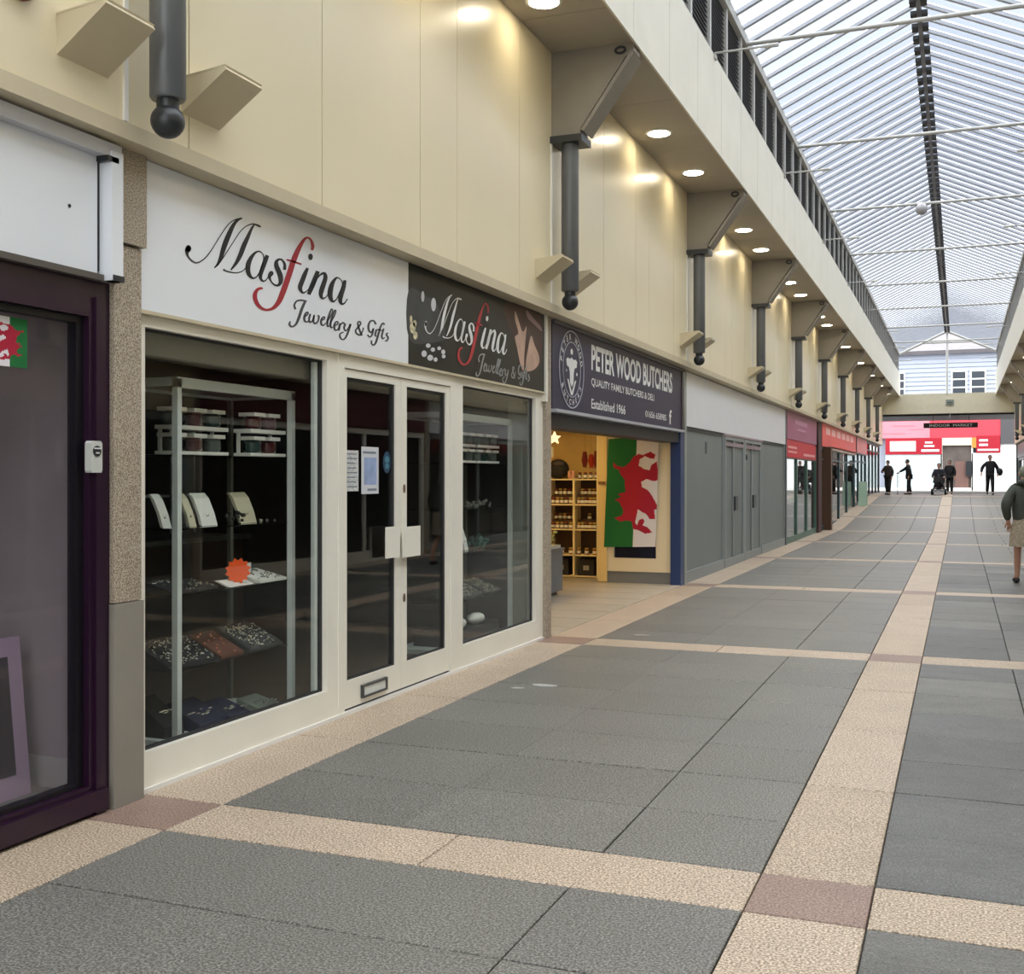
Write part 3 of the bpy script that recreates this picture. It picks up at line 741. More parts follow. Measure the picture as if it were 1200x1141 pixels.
dfr = struct('trim_3', MB().box(XL - .07, 6.16, 2.19, XL + .005, 7.90, 2.285).box(XL - .07, 6.16, 0, XL + .005, 6.235, 2.19).box(XL - .07, 7.835, 0, XL + .005, 7.90, 2.19), frame_cream, "cream door frame of the jeweller's", 'trim')
def leaf(name, y0, y1, gl, gr, label):
    o = struct(name, bars(MB(), XL - .06, XL - .008, y0, y1, .035, 2.185, gl, gr, .175, .05), frame_cream, label, 'door')
    part('bead', bars(MB(), XL - .05, XL - .02, y0 + gl, y1 - gr, .21, 2.135, .008, .028, .008, .02), dark_m, o)
    part('pane', MB().box(XL - .036, y0 + gl, .21, XL - .030, y1 - gr, 2.135), pane_shop, o)
    return o
d1 = leaf('door_1', 6.24, 7.03, .045, .08, "left leaf of the jeweller's cream glazed door with letter box")
d2 = leaf('door_2', 7.035, 7.83, .085, .06, "right leaf of the jeweller's cream glazed door")
part('letter_box', bars(MB(), XL - .01, XL + .012, 6.46, 6.80, .07, .155, .018, .018, .014, .014), M('letterbox_dark', (64, 66, 66), .4), d1)
part('letter_flap', MB().box(XL - .01, 6.478, .084, XL + .004, 6.782, .141), alu, d1)
h = part('handle', MB().box(XL + .02, 6.745, .955, XL + .032, 6.94, 1.165), frame_cream, d1); part('handle_stem', MB().box(XL - .01, 6.90, 1.0, XL + .02, 6.93, 1.12), frame_cream, h)
h = part('handle', MB().box(XL + .02, 6.99, .945, XL + .032, 7.255, 1.155), frame_cream, d2); part('handle_stem', MB().box(XL - .01, 7.04, 1.0, XL + .02, 7.10, 1.12), frame_cream, h)
part('lock', MB().disc_x(7.075, .66, .014, .03, XL - .008, .006).disc_x(7.075, 1.42, .014, .03, XL - .008, .006), M('lock_brass', (120, 100, 84), .4, metal=.5), d2)
part('bottom_gap', MB().box(XL - .05, 6.24, .0, XL - .012, 7.83, .034), ink_black, dfr)
pm = M('paper_print', (206, 208, 206), .7, speck=(((140, 146, 148), (226, 226, 222)), 90), stretch=(1, 1, 3))
pm2 = M('paper_blue', (150, 168, 204), .7, var=.25, scale=9)
for nm, y0, y1, z0, z1, m_, lab in (('notice_sheet', 6.297, 6.468, 1.41, 1.672, pm, 'grey printed notice taped inside the left door leaf'), ('notice_sheet', 6.508, 6.742, 1.39, 1.70, M('paper_rim', (204, 206, 210), .7), 'larger notice with a blue picture taped inside the left door leaf')):
    o = solo(nm, MB().box(XL - .029, y0, z0, XL - .0275, y1, z1), m_, lab, 'notice')
    if m_ is not pm:
        part('picture', MB().box(XL - .0275, y0 + .035, z0 + .06, XL - .0265, y1 - .03, z1 - .07), pm2, o)
        part('print_line', MB().box(XL - .0275, y0 + .02, z1 - .045, XL - .0265, y1 - .04, z1 - .03).box(XL - .0275, y0 + .08, z0 + .02, XL - .0265, y1 - .03, z0 + .035), M('print_line', (120, 128, 140), .7), o)
    else:
        pl = MB()
        for q in range(8): pl.box(XL - .0275, y0 + .02, z0 + .025 + q * .03, XL - .0265, y1 - .02 - .012 * (q % 3), z0 + .033 + q * .03)
        part('print_line', pl, M('print_line', (120, 128, 140), .7), o)
st = thing('round_sticker', 'dark blue round sticker inside the left door leaf', 'sticker', (XL - .029, 6.86, 1.53))
part('face', MB().disc_x(6.862, 1.60, .058, .075, XL - .029, .0015, 12), M('sticker_blue', (22, 58, 86), .5), st)
part('mark', MB().disc_x(6.862, 1.62, .032, .024, XL - .0275, .001, 10).disc_x(6.862, 1.575, .028, .02, XL - .0275, .001, 10), M('sticker_pale', (70, 130, 146), .5), st)

# signs above the jeweller's
SGX = XL + .03
ms = thing('sign_board', 'glossy white sign with black and red script lettering above the display window', 'sign', (XL, 5.7, 2.28))
part('board', MB().box(XL - .02, 4.29, 2.285, SGX, 7.068, 2.995), sign_white, ms)
part('edge_trim', MB().box(XL - .02, 4.28, 2.27, SGX + .006, 7.07, 2.287), cream_trim, ms)
c1 = lambda x, y: (210 + x / 10, 245 + y / 10)
c2 = lambda x, y: (285 + x / 9.2308, 270 + y / 9.2308)
c3 = lambda x, y: (335 + x / 9.6, 340 + y / 9.6)
M_ST = [[(112, 432, 10), (108, 455, 30), (95, 490, 27), (98, 540, 13), (140, 597, 9), (200, 628, 8), (262, 605, 7), (320, 555, 7), (380, 475, 6), (430, 395, 6), (490, 300, 6), (540, 225, 6), (590, 165, 6), (640, 130, 6), (690, 112, 6)],
        [(738, 106, 8), (690, 125, 15), (640, 180, 21), (592, 275, 28), (552, 370, 31), (520, 460, 29), (490, 560, 23), (455, 640, 15), (412, 688, 7)],
        [(412, 688, 5), (480, 620, 6), (560, 500, 6), (640, 375, 6), (710, 270, 6), (770, 210, 6), (830, 180, 7), (880, 172, 8)],
        [(958, 208, 8), (930, 195, 13), (890, 178, 9), (870, 180, 7)], [(885, 176, 8), (848, 230, 15), (803, 330, 23), (757, 430, 29), (715, 540, 27), (668, 630, 20), (606, 712, 8)],
        [(516, 705, 10), (556, 726, 8), (600, 738, 7), (660, 745, 6), (720, 735, 6), (760, 710, 6), (790, 675, 6)],
        [(978, 522, 5), (942, 495, 8), (892, 510, 13), (842, 570, 23), (812, 640, 29), (805, 710, 28), (820, 765, 23), (848, 800, 15), (882, 808, 9), (918, 780, 7), (952, 720, 6), (985, 620, 6), (992, 560, 6), (978, 522, 5)],
        [(1034, 540, 22), (1012, 600, 25), (986, 670, 26), (956, 760, 23), (955, 810, 18), (980, 842, 11), (1012, 835, 7), (1048, 785, 5)]]
S_ST = [[(447, 425, 18), (450, 372, 15), (430, 327, 10), (395, 310, 10), (360, 337, 19), (362, 387, 25), (385, 442, 27), (405, 500, 27), (405, 560, 21), (375, 594, 13), (335, 585, 8), (300, 545, 8), (285, 500, 18), (303, 462, 26), (312, 440, 12)],
        [(698, 405, 14), (668, 470, 24), (637, 550, 26), (616, 610, 25), (625, 650, 17), (650, 674, 10), (690, 652, 5), (730, 600, 4)],
        [(808, 440, 22), (777, 520, 26), (742, 610, 27), (708, 692, 20)],
        [(730, 620, 5), (790, 530, 6), (840, 475, 10), (878, 466, 17), (890, 510, 23), (870, 580, 26), (847, 650, 27), (840, 700, 21), (860, 735, 11), (900, 715, 6), (938, 650, 5)],
        [(1055, 530, 5), (1015, 510, 9), (977, 550, 19), (952, 610, 27), (940, 680, 28), (950, 740, 21), (975, 768, 11), (1010, 740, 6), (1050, 660, 6), (1077, 580, 6), (1055, 530, 5)],
        [(1102, 538, 16), (1087, 610, 23), (1062, 690, 25), (1050, 750, 23), (1065, 793, 13), (1097, 785, 8), (1128, 738, 6)]]
F_ST = [[(742, 212, 14), (752, 170, 18), (735, 108, 13), (702, 78, 10), (665, 92, 14), (625, 150, 21), (580, 240, 28), (540, 340, 30), (505, 450, 31), (465, 570, 31), (425, 680, 31), (385, 770, 27), (335, 830, 20), (280, 856, 13), (222, 852, 14), (168, 812, 19), (133, 750, 23), (128, 690, 23), (152, 642, 17), (190, 624, 13), (212, 630, 9)],
        [(470, 315, 8), (520, 328, 9), (570, 345, 9), (632, 365, 8)]]
J_ST = [[(110, 215, 12), (95, 170, 11), (120, 125, 10), (170, 112, 10), (235, 125, 10)], [(215, 130, 14), (180, 210, 16), (150, 300, 16), (115, 380, 13), (70, 410, 10), (40, 385, 13), (50, 350, 9)],
        [(205, 300, 8), (240, 275, 9), (250, 250, 8), (225, 255, 9), (208, 300, 12), (212, 345, 12), (240, 355, 8), (262, 335, 6)],
        [(275, 265, 11), (262, 320, 11), (270, 360, 10), (300, 340, 8), (320, 280, 9), (310, 340, 11), (325, 375, 10), (360, 350, 9), (372, 295, 10), (355, 285, 7)],
        [(395, 340, 7), (430, 325, 8), (435, 300, 8), (410, 310, 9), (395, 350, 12), (405, 390, 11), (430, 390, 7), (450, 365, 6)],
        [(455, 370, 6), (510, 280, 7), (525, 225, 8), (510, 215, 8), (490, 270, 11), (468, 350, 12), (470, 405, 10), (490, 400, 6)],
        [(490, 390, 6), (545, 290, 7), (562, 235, 8), (548, 228, 8), (525, 290, 11), (503, 370, 12), (508, 420, 10), (528, 412, 6)],
        [(540, 400, 7), (580, 380, 8), (585, 355, 8), (560, 360, 9), (545, 400, 12), (552, 445, 11), (578, 445, 7), (600, 415, 6)],
        [(610, 370, 10), (603, 410, 12), (595, 455, 12)], [(603, 405, 6), (635, 367, 9), (660, 375, 10)],
        [(670, 375, 11), (655, 420, 11), (670, 455, 9), (700, 430, 7), (728, 380, 11), (700, 470, 12), (670, 535, 10), (640, 555, 8), (612, 530, 10), (610, 490, 8), (650, 470, 6)]]
A_ST = [[(870, 420, 9), (868, 445, 7), (840, 500, 9), (800, 490, 10), (785, 455, 9), (810, 420, 9), (840, 380, 9), (835, 355, 8), (812, 360, 8), (815, 400, 10), (835, 460, 11), (855, 510, 10)]]
G_ST = [[(1015, 385, 10), (990, 345, 9), (950, 350, 10), (930, 400, 12), (940, 460, 11), (965, 470, 8), (985, 430, 10), (970, 500, 10), (945, 525, 8), (918, 500, 9)], [(1020, 440, 10), (1005, 500, 11), (1018, 520, 7)],
        [(1110, 388, 10), (1095, 370, 9), (1070, 400, 10), (1045, 480, 12), (1015, 580, 12), (990, 615, 9), (965, 600, 9), (965, 565, 9)], [(1030, 440, 8), (1080, 452, 8)],
        [(1100, 430, 10), (1080, 510, 11), (1090, 545, 8), (1112, 530, 6)], [(1150, 480, 8), (1130, 500, 10), (1150, 530, 10), (1140, 565, 9), (1115, 570, 8)]]
def logo(par, mp, x, black, red, grey, third):
    """the script lettering; mp maps a photo pixel on the first sign to (y, z) on this sign"""
    def conv(cf): return lambda a, b: (x, *mp(*cf(a, b)))
    sets = [('capital_letter', black, M_ST[:6], c1), ('letter', black, M_ST[6:8], c1), ('letter', black, S_ST[:1], c2), ('letter', black, S_ST[1:2], c2), ('letter', black, S_ST[2:4], c2), ('letter', black, S_ST[4:6], c2), ('red_letter', red, F_ST, c2)]
    sets += [('small_letter', grey, J_ST[a:b], c3) for a, b in ((0, 2), (2, 3), (3, 4), (4, 5), (5, 6), (6, 7), (7, 8), (8, 10), (10, 11))] + [('small_letter', grey, A_ST, c3)]
    if third: sets += [('small_letter', grey, G_ST[a:b], c3) for a, b in ((0, 1), (1, 2), (2, 4), (4, 5), (5, 6))]
    for i, (nm, mt, st_, cf) in enumerate(sets):
        mb = MB()
        for k in st_: pen(mb, k, conv(cf))
        if i == 0: blob(mb, 108, 462, 33, 42, conv(c1))
        part(nm, mb, mt, par)
        if i == 3:
            mb = MB(); blob(mb, 728, 285, 26, 36, conv(c2)); part('letter_dot', mb, mt, par)
logo(ms, lambda px, py: onx(px, py, SGX + .002), SGX + .002, ink_black, ink_red, ink_grey, True)
ds = thing('sign_board', 'black photographic sign with white and red script lettering above the jeweller\'s doors', 'sign', (XL, 8.4, 2.28))
part('board', MB().box(XL - .02, 7.072, 2.285, SGX, 9.84, 2.995), sign_dark, ds)
part('edge_trim', MB().box(XL - .02, 7.072, 2.27, SGX + .006, 9.84, 2.287), cream_trim, ds)
part('end_strip', MB().box(XL - .02, 9.84, 2.2, SGX + .02, 9.885, 3.0), frame_cream, ds)
a1, a2 = onx(217, 290, SGX), onx(407, 350, SGX); b1, b2 = onx(497, 380, SGX), onx(593.5, 414, SGX)
ft1, fb1, ft2, fb2 = onx(361, 278, SGX)[1], onx(312, 363, SGX)[1], onx(571, 356, SGX)[1], onx(543, 427, SGX)[1]
sy = (b2[0] - b1[0]) / (a2[0] - a1[0]); sz = (ft2 - fb2) / (ft1 - fb1)
def mp2(px, py):
    y, z = onx(px, py, SGX); return (b1[0] + (y - a1[0]) * sy, ft2 + (z - ft1) * sz)
# soft shapes printed on the photographic sign
def print_poly(name, pts, m_, x):
    q = [(*p, 0) for p in pts]; q = q[-2:] + q + q[:3]
    sm = smooth_path(q, 4); pts = [p[:2] for p in sm[8:-8]]
    mb = MB(); P = [onx(*p, SGX) for p in pts[:-1]]
    mb.v = [(x, a, b) for a, b in P]
    for tri in tessellate_polygon([[Vector((a, b, 0)) for a, b in P]]): mb.f.append(tuple(tri)); mb.mi.append(0)
    part(name, mb, m_, ds)
z4 = lambda x, y: (470 + x / 6.339, 300 + y / 6.339)
hand = M('print_skin', (190, 158, 138), .5, var=.2, scale=8); hand2 = M('print_shadow', (66, 40, 32), .5, var=.2, scale=8); silver = M('print_silver', (150, 150, 146), .5, var=.5, scale=25); pearl = M('print_pearl', (204, 202, 206), .5)
smoke = M('print_smoke', (56, 58, 57), .5, var=.3, scale=9)
print_poly('print_shade', [z4(*p) for p in ((55, 250), (190, 300), (250, 330), (290, 420), (330, 600), (250, 640), (60, 620))], smoke, SGX + .0008)
print_poly('print_shade', [z4(*p) for p in ((760, 380), (880, 350), (1030, 420), (1050, 640), (1030, 820), (900, 850), (850, 640))], hand2, SGX + .0008)
print_poly('print_figure', [z4(*p) for p in ((850, 410), (900, 560), (930, 520), (925, 600), (915, 720), (910, 850), (885, 800), (860, 680), (845, 600), (870, 570), (845, 470))], hand, SGX + .0014)
print_poly('print_figure', [z4(*p) for p in ((965, 590), (990, 660), (1020, 730), (1025, 790), (990, 840), (935, 855), (925, 800), (940, 700))], hand, SGX + .0014)
print_poly('print_figure', [z4(*p) for p in ((930, 400), (990, 470), (1035, 520), (1045, 560), (990, 510), (940, 460))], M('print_mauve', (150, 120, 126), .5), SGX + .0014)
rb_ = MB()
for (x, y, rx, ry) in ((72, 470, 10, 30), (85, 530, 22, 45), (105, 590, 16, 30), (100, 500, 14, 25)): blob(rb_, *z4(x, y), rx / 6.3, ry / 6.3, lambda a, b: (SGX + .0016, *onx(a, b, SGX)))
part('print_jewels', rb_, M('print_gold', (206, 196, 160), .5, var=.5, scale=40), ds)
for (x, y, rx, ry) in ((200, 665, 18, 16), (235, 695, 16, 16), (282, 685, 14, 14), (170, 725, 20, 24), (215, 755, 22, 22), (255, 768, 14, 16), (312, 712, 15, 18), (315, 745, 14, 14), (160, 300, 12, 40), (240, 360, 18, 50)):
    rb_ = MB(); blob(rb_, *z4(x, y), rx / 6.3, ry / 6.3, lambda a, b: (SGX + .0016, *onx(a, b, SGX))); part('print_bead', rb_, pearl, ds)
logo(ds, mp2, SGX + .003, ink_white, M('ink_red_bright', (176, 46, 50), .5), M('ink_pale', (150, 150, 148), .5), True)

# ---- display cabinets and what stands in them
glass_shelf = glass('shelf_glass', (.72, .80, .78), .04)
def cabinet(y0, y1, shelves, label, lit):
    x0, x1 = -4.30, -3.85
    t = thing('display_cabinet', label, 'cabinet', (-4.07, (y0 + y1) / 2, .06))
    r = .018
    for x in (x0, x1):
        for y in (y0, y1):
            q = r if x == x1 else .014
            part('post', MB().box(x - q, y - q, .06, x + q, y + q, 2.02), alu if x == x1 else M('back_post', (120, 118, 108), .5), t)
    part('top_frame', MB().box(x0 - r, y0 - r, 1.985, x0 + r, y1 + r, 2.03).box(x1 - r, y0 - r, 1.975, x1 + r, y1 + r, 2.03).box(x0, y0 - r, 1.985, x1, y0 + r, 2.03).box(x0, y1 - r, 1.985, x1, y1 + r, 2.03), alu, t)
    part('lid', MB().box(x0, y0, 2.0, x1, y1, 2.01), M('cabinet_lid', (120, 120, 122), .4), t)
    part('base', MB().box(x0 - r, y0 - r, .06, x1 + r, y1 + r, .10), alu, t)
    for z in shelves:
        part('shelf', MB().box(x0 + .02, y0 + .02, z - .008, x1 - .01, y1 - .02, z), glass_shelf, t)
    return t
CA = cabinet(4.92, 6.02, (.47, .87, 1.225, 1.62), 'tall aluminium framed display cabinet in the larger jeweller\'s window', 1)
CBN = cabinet(8.30, 9.69, (.47, .87, 1.235, 1.62), 'tall aluminium framed display cabinet in the narrow jeweller\'s window', 0)
def mini_unit(x, y0, y1, label):
    t = thing('shelf_riser', label, 'shelf', (x, (y0 + y1) / 2, 1.62))
    for z, th in ((1.625, .018), (1.762, .022)):
        part('shelf_slab', MB().box(x - .06, y0, z, x + .06, y1, z + th), card_white, t)
    for y in (y0 + .02, y1 - .02):
        part('riser_leg', MB().box(x - .05, y - .006, 1.643, x - .03, y + .006, 1.762), card_white, t)
    return t
jarcols = [M('trinket_red', (70, 18, 24), .25, coat=.5), M('trinket_teal', (26, 52, 50), .25, coat=.5), M('trinket_clear', (86, 94, 90), .2, coat=.5), M('trinket_plum', (70, 40, 58), .25, coat=.5)]
jcn = ['dark red', 'teal', 'clear', 'plum']
TJ = {}
def trinket(x, y, z, c, where, w=.055, h=.098):
    k = c
    if k not in TJ:
        t = thing('trinket_box', 'x', 'gift box', (x, y, z), 'lidded trinket boxes in the display cabinets')
        part('box', MB().lathe((x, y, z), [(w * .8, 0), (w, .015), (w, h * .62), (w * .75, h * .78)], 12), jarcols[c], t, True)
        part('lid', MB().box(x - w, y - w * 1.05, z + h * .78, x + w, y + w * 1.05, z + h), card_white, t)
        TJ[k] = t; o = t
    else: o = dup(TJ[k], (x, y, z))
    o['label'] = jcn[c] + ' trinket box with white lid ' + where
mini_unit(-4.0, 5.0, 5.5, 'small white two-tier riser on the top shelf under the lamp reflection')
mini_unit(-3.93, 5.62, 5.99, 'smaller white two-tier riser next to the cabinet corner post')
for i, y in enumerate((5.07, 5.25, 5.42)):
    trinket(-4.0, y, 1.644, (2, 0, 2)[i], 'on the lower tier of the wider riser')
    trinket(-4.0, y, 1.785, (2, 0, 1)[i], 'on the upper tier of the wider riser', )
for i, y in enumerate((5.72, 5.88)):
    trinket(-3.93, y, 1.644, (1, 0)[i], 'on the lower tier of the smaller riser')
    trinket(-3.93, y, 1.785, (0, 3)[i], 'on the upper tier of the smaller riser')
def necklace_board(y, wd, x=-3.95, z=1.226, hh=.18, lab='', lean=.75, mat=card_white):
    t = thing('necklace_board', lab, 'display board', (x, y, z))
    prof = [(x, z), (x - .02, z + .005), (x - .06 * lean, z + hh * .45), (x - .12 * lean, z + hh * .93), (x - .145 * lean, z + hh), (x - .12 * lean, z + hh * 1.02), (x - .08 * lean, z + hh * .85), (x - .03 * lean, z + hh * .4)]
    part('board', MB().prism(prof, y - wd / 2, y + wd / 2, 1), mat, t)
    ch = MB()
    for k in range(13):
        a = math.pi * k / 12; yy = y + wd * .28 * math.cos(a); zz = z + hh * (.8 - .5 * math.sin(a)); xx = x - .13 * lean * (zz - z) / hh + .012
        ch.ball((xx, yy, zz), .0045, 6, 4)
    part('chain', ch, M('silver', (200, 200, 196), .25, metal=.9), t)
for i, (y, wd, lab) in enumerate(((4.97, .07, 'slim white necklace board beside the left cabinet post'), (5.19, .06, 'slim cream necklace board right of the cabinet post'), (5.34, .14, 'broad white necklace board in the middle of the shelf'), (5.72, .16, 'broad cream necklace board at the right of the shelf'))):
    necklace_board(y, wd, lab=lab, mat=card_white if i in (0, 2) else M('card_cream', (206, 198, 170), .7))
def jewels(mb, x, y, z, n, w, d, r=.008, hz=.01):
    for _ in range(n): mb.ball((x + RND.uniform(-d, d), y + RND.uniform(-w, w), z + RND.uniform(0, hz)), r * RND.uniform(.6, 1.2), 6, 4)
for y, lab in ((5.58, 'cluster of dark jewellery between the cream necklace boards'), (5.90, 'few small bright ornaments at the shelf end')):
    mb = MB(); jewels(mb, -3.95, y, 1.236, 14 if y < 5.7 else 4, .06, .05, .012, .06 if y < 5.7 else 0)
    solo('ornament_cluster', mb, M('dark_metal', (90, 92, 90), .3, metal=.8) if y < 5.7 else M('silver', (200, 200, 196), .25, metal=.9), lab, 'ornament', smooth=True)
# tray, cards and orange star on the middle shelf
def tray(x, y, z, w, d, tilt, label, mat, sp_mat, n, rr=.007, nm='ring_tray'):
    t = thing(nm, label, 'tray', (x, y, z))
    f = lambda a, b, e: (x + a * d, y + b * w, z + .015 + (.5 - a) * tilt + e)
    lo = [(x - d / 2, y - w / 2, z), (x + d / 2, y - w / 2, z), (x + d / 2, y + w / 2, z), (x - d / 2, y + w / 2, z)]
    hi = [f(-.5, -.5, 0), f(.5, -.5, 0), f(.5, .5, 0), f(-.5, .5, 0)]
    part('tray', MB().hexa(lo, hi), mat, t)
    mb = MB()
    for _ in range(n):
        a, b = RND.uniform(-.45, .45), RND.uniform(-.45, .45); p = f(a, b, .003)
        mb.ball(p, rr * RND.uniform(.6, 1.1), 6, 4)
    part('rings', mb, sp_mat, t, kind='stuff')
silver = M('silver', (200, 200, 196), .25, metal=.9)
tray(-3.98, 5.03, .872, .2, .2, .05, 'black tray of silver rings at the left of the middle shelf', black_velvet, silver, 26)
tray(-3.98, 5.24, .872, .18, .18, .04, 'black tray with thin silver chains beside the orange star', black_velvet, silver, 22)
tray(-3.96, 5.83, .872, .28, .22, .05, 'pale flat tray of earrings right of the orange star', card_white, M('earrings', (110, 112, 96), .4), 40)
solo('price_card', MB().prism([(-3.87, .872), (-3.90, .873), (-3.98, .905), (-3.96, .905)], 5.42, 5.66, 1), card_white, 'white folded price card under the orange star', 'card')
solo('price_card', MB().box(-3.99, 5.72, .872, -3.985, 5.79, .985), card_white, 'small upright card with dark print behind the orange star', 'card')
sa = Vector((.66, .75, 0)); sn = Vector((.75, -.66, 0)); so = Vector((-3.91, 5.55, .955)); star_lo, star_hi = [], []
for k in range(24):
    r_ = .078 if k % 2 else .060; p = so + sa * (r_ * math.cos(2 * math.pi * k / 24)) + Vector((0, 0, 1)) * (r_ * math.sin(2 * math.pi * k / 24))
    star_lo.append(tuple(p)); star_hi.append(tuple(p + sn * .004))
mb = MB(); mb.v = star_lo + star_hi; mb.f = [tuple(range(23, -1, -1)), tuple(range(24, 48))] + [(k, (k + 1) % 24, 24 + (k + 1) % 24, 24 + k) for k in range(24)]; mb.mi = [0] * 26
solo('star_badge', mb, M('star_orange', (255, 92, 22), .5), 'bright orange starburst price badge on the middle shelf', 'badge')
# lower shelf and floor of the cabinet
for y, w_, lab in ((5.12, .42, 'black tray packed with silver rings at the left of the low shelf'), (5.80, .34, 'grey tray packed with silver rings at the right of the low shelf')):
    tray(-4.0, y, .472, w_, .24, .12, lab, black_velvet if y < 5.5 else M('velvet_grey', (60, 62, 62), .9), silver, 150, .0075)
tray(-4.0, 5.47, .472, .22, .22, .11, 'reddish brown tray between the two ring trays', M('tray_brown', (104, 62, 46), .6), M('copper', (230, 150, 120), .3, metal=.8), 14)
navy = M('box_navy', (32, 36, 60), .6, var=.2, scale=10)
for i, (x, y, z, w_, d, hh, m_, lab) in enumerate(((-4.05, 5.03, .10, .16, .2, .20, black_velvet, 'upright black jewellery box at the left of the cabinet floor'), (-3.99, 5.27, .10, .24, .22, .14, navy, 'navy jewellery case lying open on the cabinet floor'), (-3.97, 5.52, .10, .2, .2, .10, navy, 'dark blue bracelet case on the cabinet floor'), (-3.96, 5.82, .10, .2, .16, .07, M('box_greygreen', (120, 128, 116), .7), 'pale bundle of bracelets at the right of the cabinet floor'))):
    t = thing('jewellery_box', lab, 'jewellery box', (x, y, z))
    part('box', MB().hexa([(x - d / 2, y - w_ / 2, z), (x + d / 2, y - w_ / 2, z), (x + d / 2, y + w_ / 2, z), (x - d / 2, y + w_ / 2, z)], [(x - d / 2, y - w_ / 2, z + hh), (x + d / 2, y - w_ / 2, z + hh * .3), (x + d / 2, y + w_ / 2, z + hh * .3), (x - d / 2, y + w_ / 2, z + hh)]), m_, t)
    mb = MB()
    for k in range(9): mb.ball((x + d * RND.uniform(-.2, .45), y + w_ * RND.uniform(-.45, .45), z + hh * .62), (.008, .02, .006), 6, 4)
    part('bracelets', mb, silver, t)
# narrow window cabinet
for j, (y0, y1) in enumerate(((8.62, 9.05), (9.10, 9.60))):
    mini_unit(-3.98, y0, y1, ('white two-tier riser by the pink dot', 'white two-tier riser near the pale curtain')[j])
    for i in range(3):
        for z, tn in ((1.644, 'lower'), (1.785, 'upper')):
            trinket(-3.98, y0 + .08 + i * (y1 - y0 - .14) / 2, z, (2, 1, 2)[i] if z < 1.7 else 2, 'on the %s riser tier %s' % (tn, ('by the pink dot', 'near the curtain')[j]))
mb = MB(); jewels(mb, -3.97, 9.12, 1.245, 26, .3, .06, .018, .05)
solo('ornament_cluster', mb, silver, 'row of small silver ornaments on the upper shelf of the narrow window', 'ornament', smooth=True)
for y, wd, lab in ((8.72, .16, 'white necklace board leaning by the narrow window frame'), (8.93, .08, 'slim necklace board next to the teal ornaments')):
    necklace_board(y, wd, z=.872, hh=.24, lab=lab)
mb = MB(); jewels(mb, -3.97, 9.24, .885, 30, .14, .07, .02, .10)
solo('ornament_cluster', mb, M('teal_metal', (60, 110, 100), .3, metal=.5), 'heap of dark teal ornaments in the narrow window', 'ornament', smooth=True)
tray(-4.0, 8.90, .472, .42, .26, .12, 'wide tray of silver rings on the low shelf of the narrow window', M('velvet_grey', (60, 62, 62), .9), silver, 120, .012)
tray(-4.0, 9.35, .472, .34, .26, .10, 'smaller tray of silver rings near the pale curtain', M('velvet_grey', (60, 62, 62), .9), silver, 90, .012)
for y, lab in ((8.72, 'white folded cloth pouch at the left of the dark box'), (9.12, 'white folded cloth pouch on the dark box')):
    solo('cloth_pouch', MB().ball((-3.95, y, .265), (.07, .14, .05), 12, 8), card_white, lab, 'pouch', smooth=True)
solo('storage_box', MB().box(-4.22, 8.45, .10, -3.88, 9.5, .215), M('box_charcoal', (40, 44, 46), .6), 'long low charcoal box on the cabinet floor of the narrow window', 'box')
# dim furniture further inside the shop
t = thing('shop_counter', "dark counter deep inside the jeweller's shop", 'counter', (-6.3, 7.2, .06))
part('body', MB().box(-6.6, 6.2, .06, -6.0, 8.6, .95), M('counter_wood', (60, 48, 40), .5), t)
part('top', MB().box(-6.65, 6.15, .95, -5.95, 8.65, .99), M('counter_top', (96, 96, 92), .3), t)
for y, lab in ((6.0, 'tall grey framed wall case behind the counter, left'), (8.2, 'tall grey framed wall case behind the counter, right')):
    t = thing('wall_case', lab, 'cabinet', (-7.4, y + .6, .06))
    part('back', MB().box(-7.62, y, .06, -7.58, y + 1.4, 2.2), M('case_back', (70, 72, 70), .6), t)
    for z in (.5, .9, 1.3, 1.7): part('shelf', MB().box(-7.58, y, z, -7.3, y + 1.4, z + .02), alu, t)
    for q in (y, y + 1.37): part('side', MB().box(-7.6, q, .06, -7.28, q + .03, 2.2), alu, t)

# ---- butcher's
BY0, BY1 = 10.03, 15.55
warm_wall = M('butcher_wall', (226, 196, 130), .7, var=.05)
bi = struct('wall_shop_3_back', MB().box(-7.6, 10.0, -.05, -7.5, 16.6, 2.45), warm_wall, "warm yellow back wall of the butcher's shop", 'wall')
struct('wall_shop_3_near', MB().box(-7.5, 9.97, -.05, -3.68, 10.03, 2.45), warm_wall, "warm yellow near side wall of the butcher's shop", 'wall')
struct('wall_shop_3_far', MB().box(-7.5, 16.5, -.05, -4.85, 16.6, 2.45), warm_wall, "warm yellow far side wall of the butcher's shop", 'wall')
bf = struct('floor_shop_3', MB().box(-7.5, 10.03, -.05, -3.59, 16.5, .008), M('tile_beige', (178, 170, 156), .35, var=.08, scale=1.5), "beige tiled floor of the butcher's shop", 'floor')
struct('ceiling_shop_3', MB().box(-7.5, 10.03, 2.36, -3.66, 16.5, 2.45), M('butcher_ceiling', (226, 206, 160), .7), "warm ceiling of the butcher's shop", 'ceiling')
for i in range(1, 9):
    piece('floor_joint', -7.4, 10.03 + i * .68, .008, -3.62, 10.038 + i * .68, .0095, M('joint_grey', (140, 134, 124), .7), bf)
bs = thing('sign_board', "dark navy sign with white capitals and a round bull's head emblem", 'sign', (XL, 12.7, 2.14))
part('board', MB().box(XL - .03, 10.06, 2.14, SGX, 15.46, 2.985), sign_navy, bs)
part('end_panel', MB().box(XL - .03, 15.36, 2.14, SGX + .012, 15.46, 2.985), M('sign_brown', (58, 44, 46), .5), bs)
part('bottom_rail', MB().box(XL - .03, 10.05, 2.115, SGX + .05, 15.40, 2.145), M('rail_pale', (170, 172, 180), .35), bs)
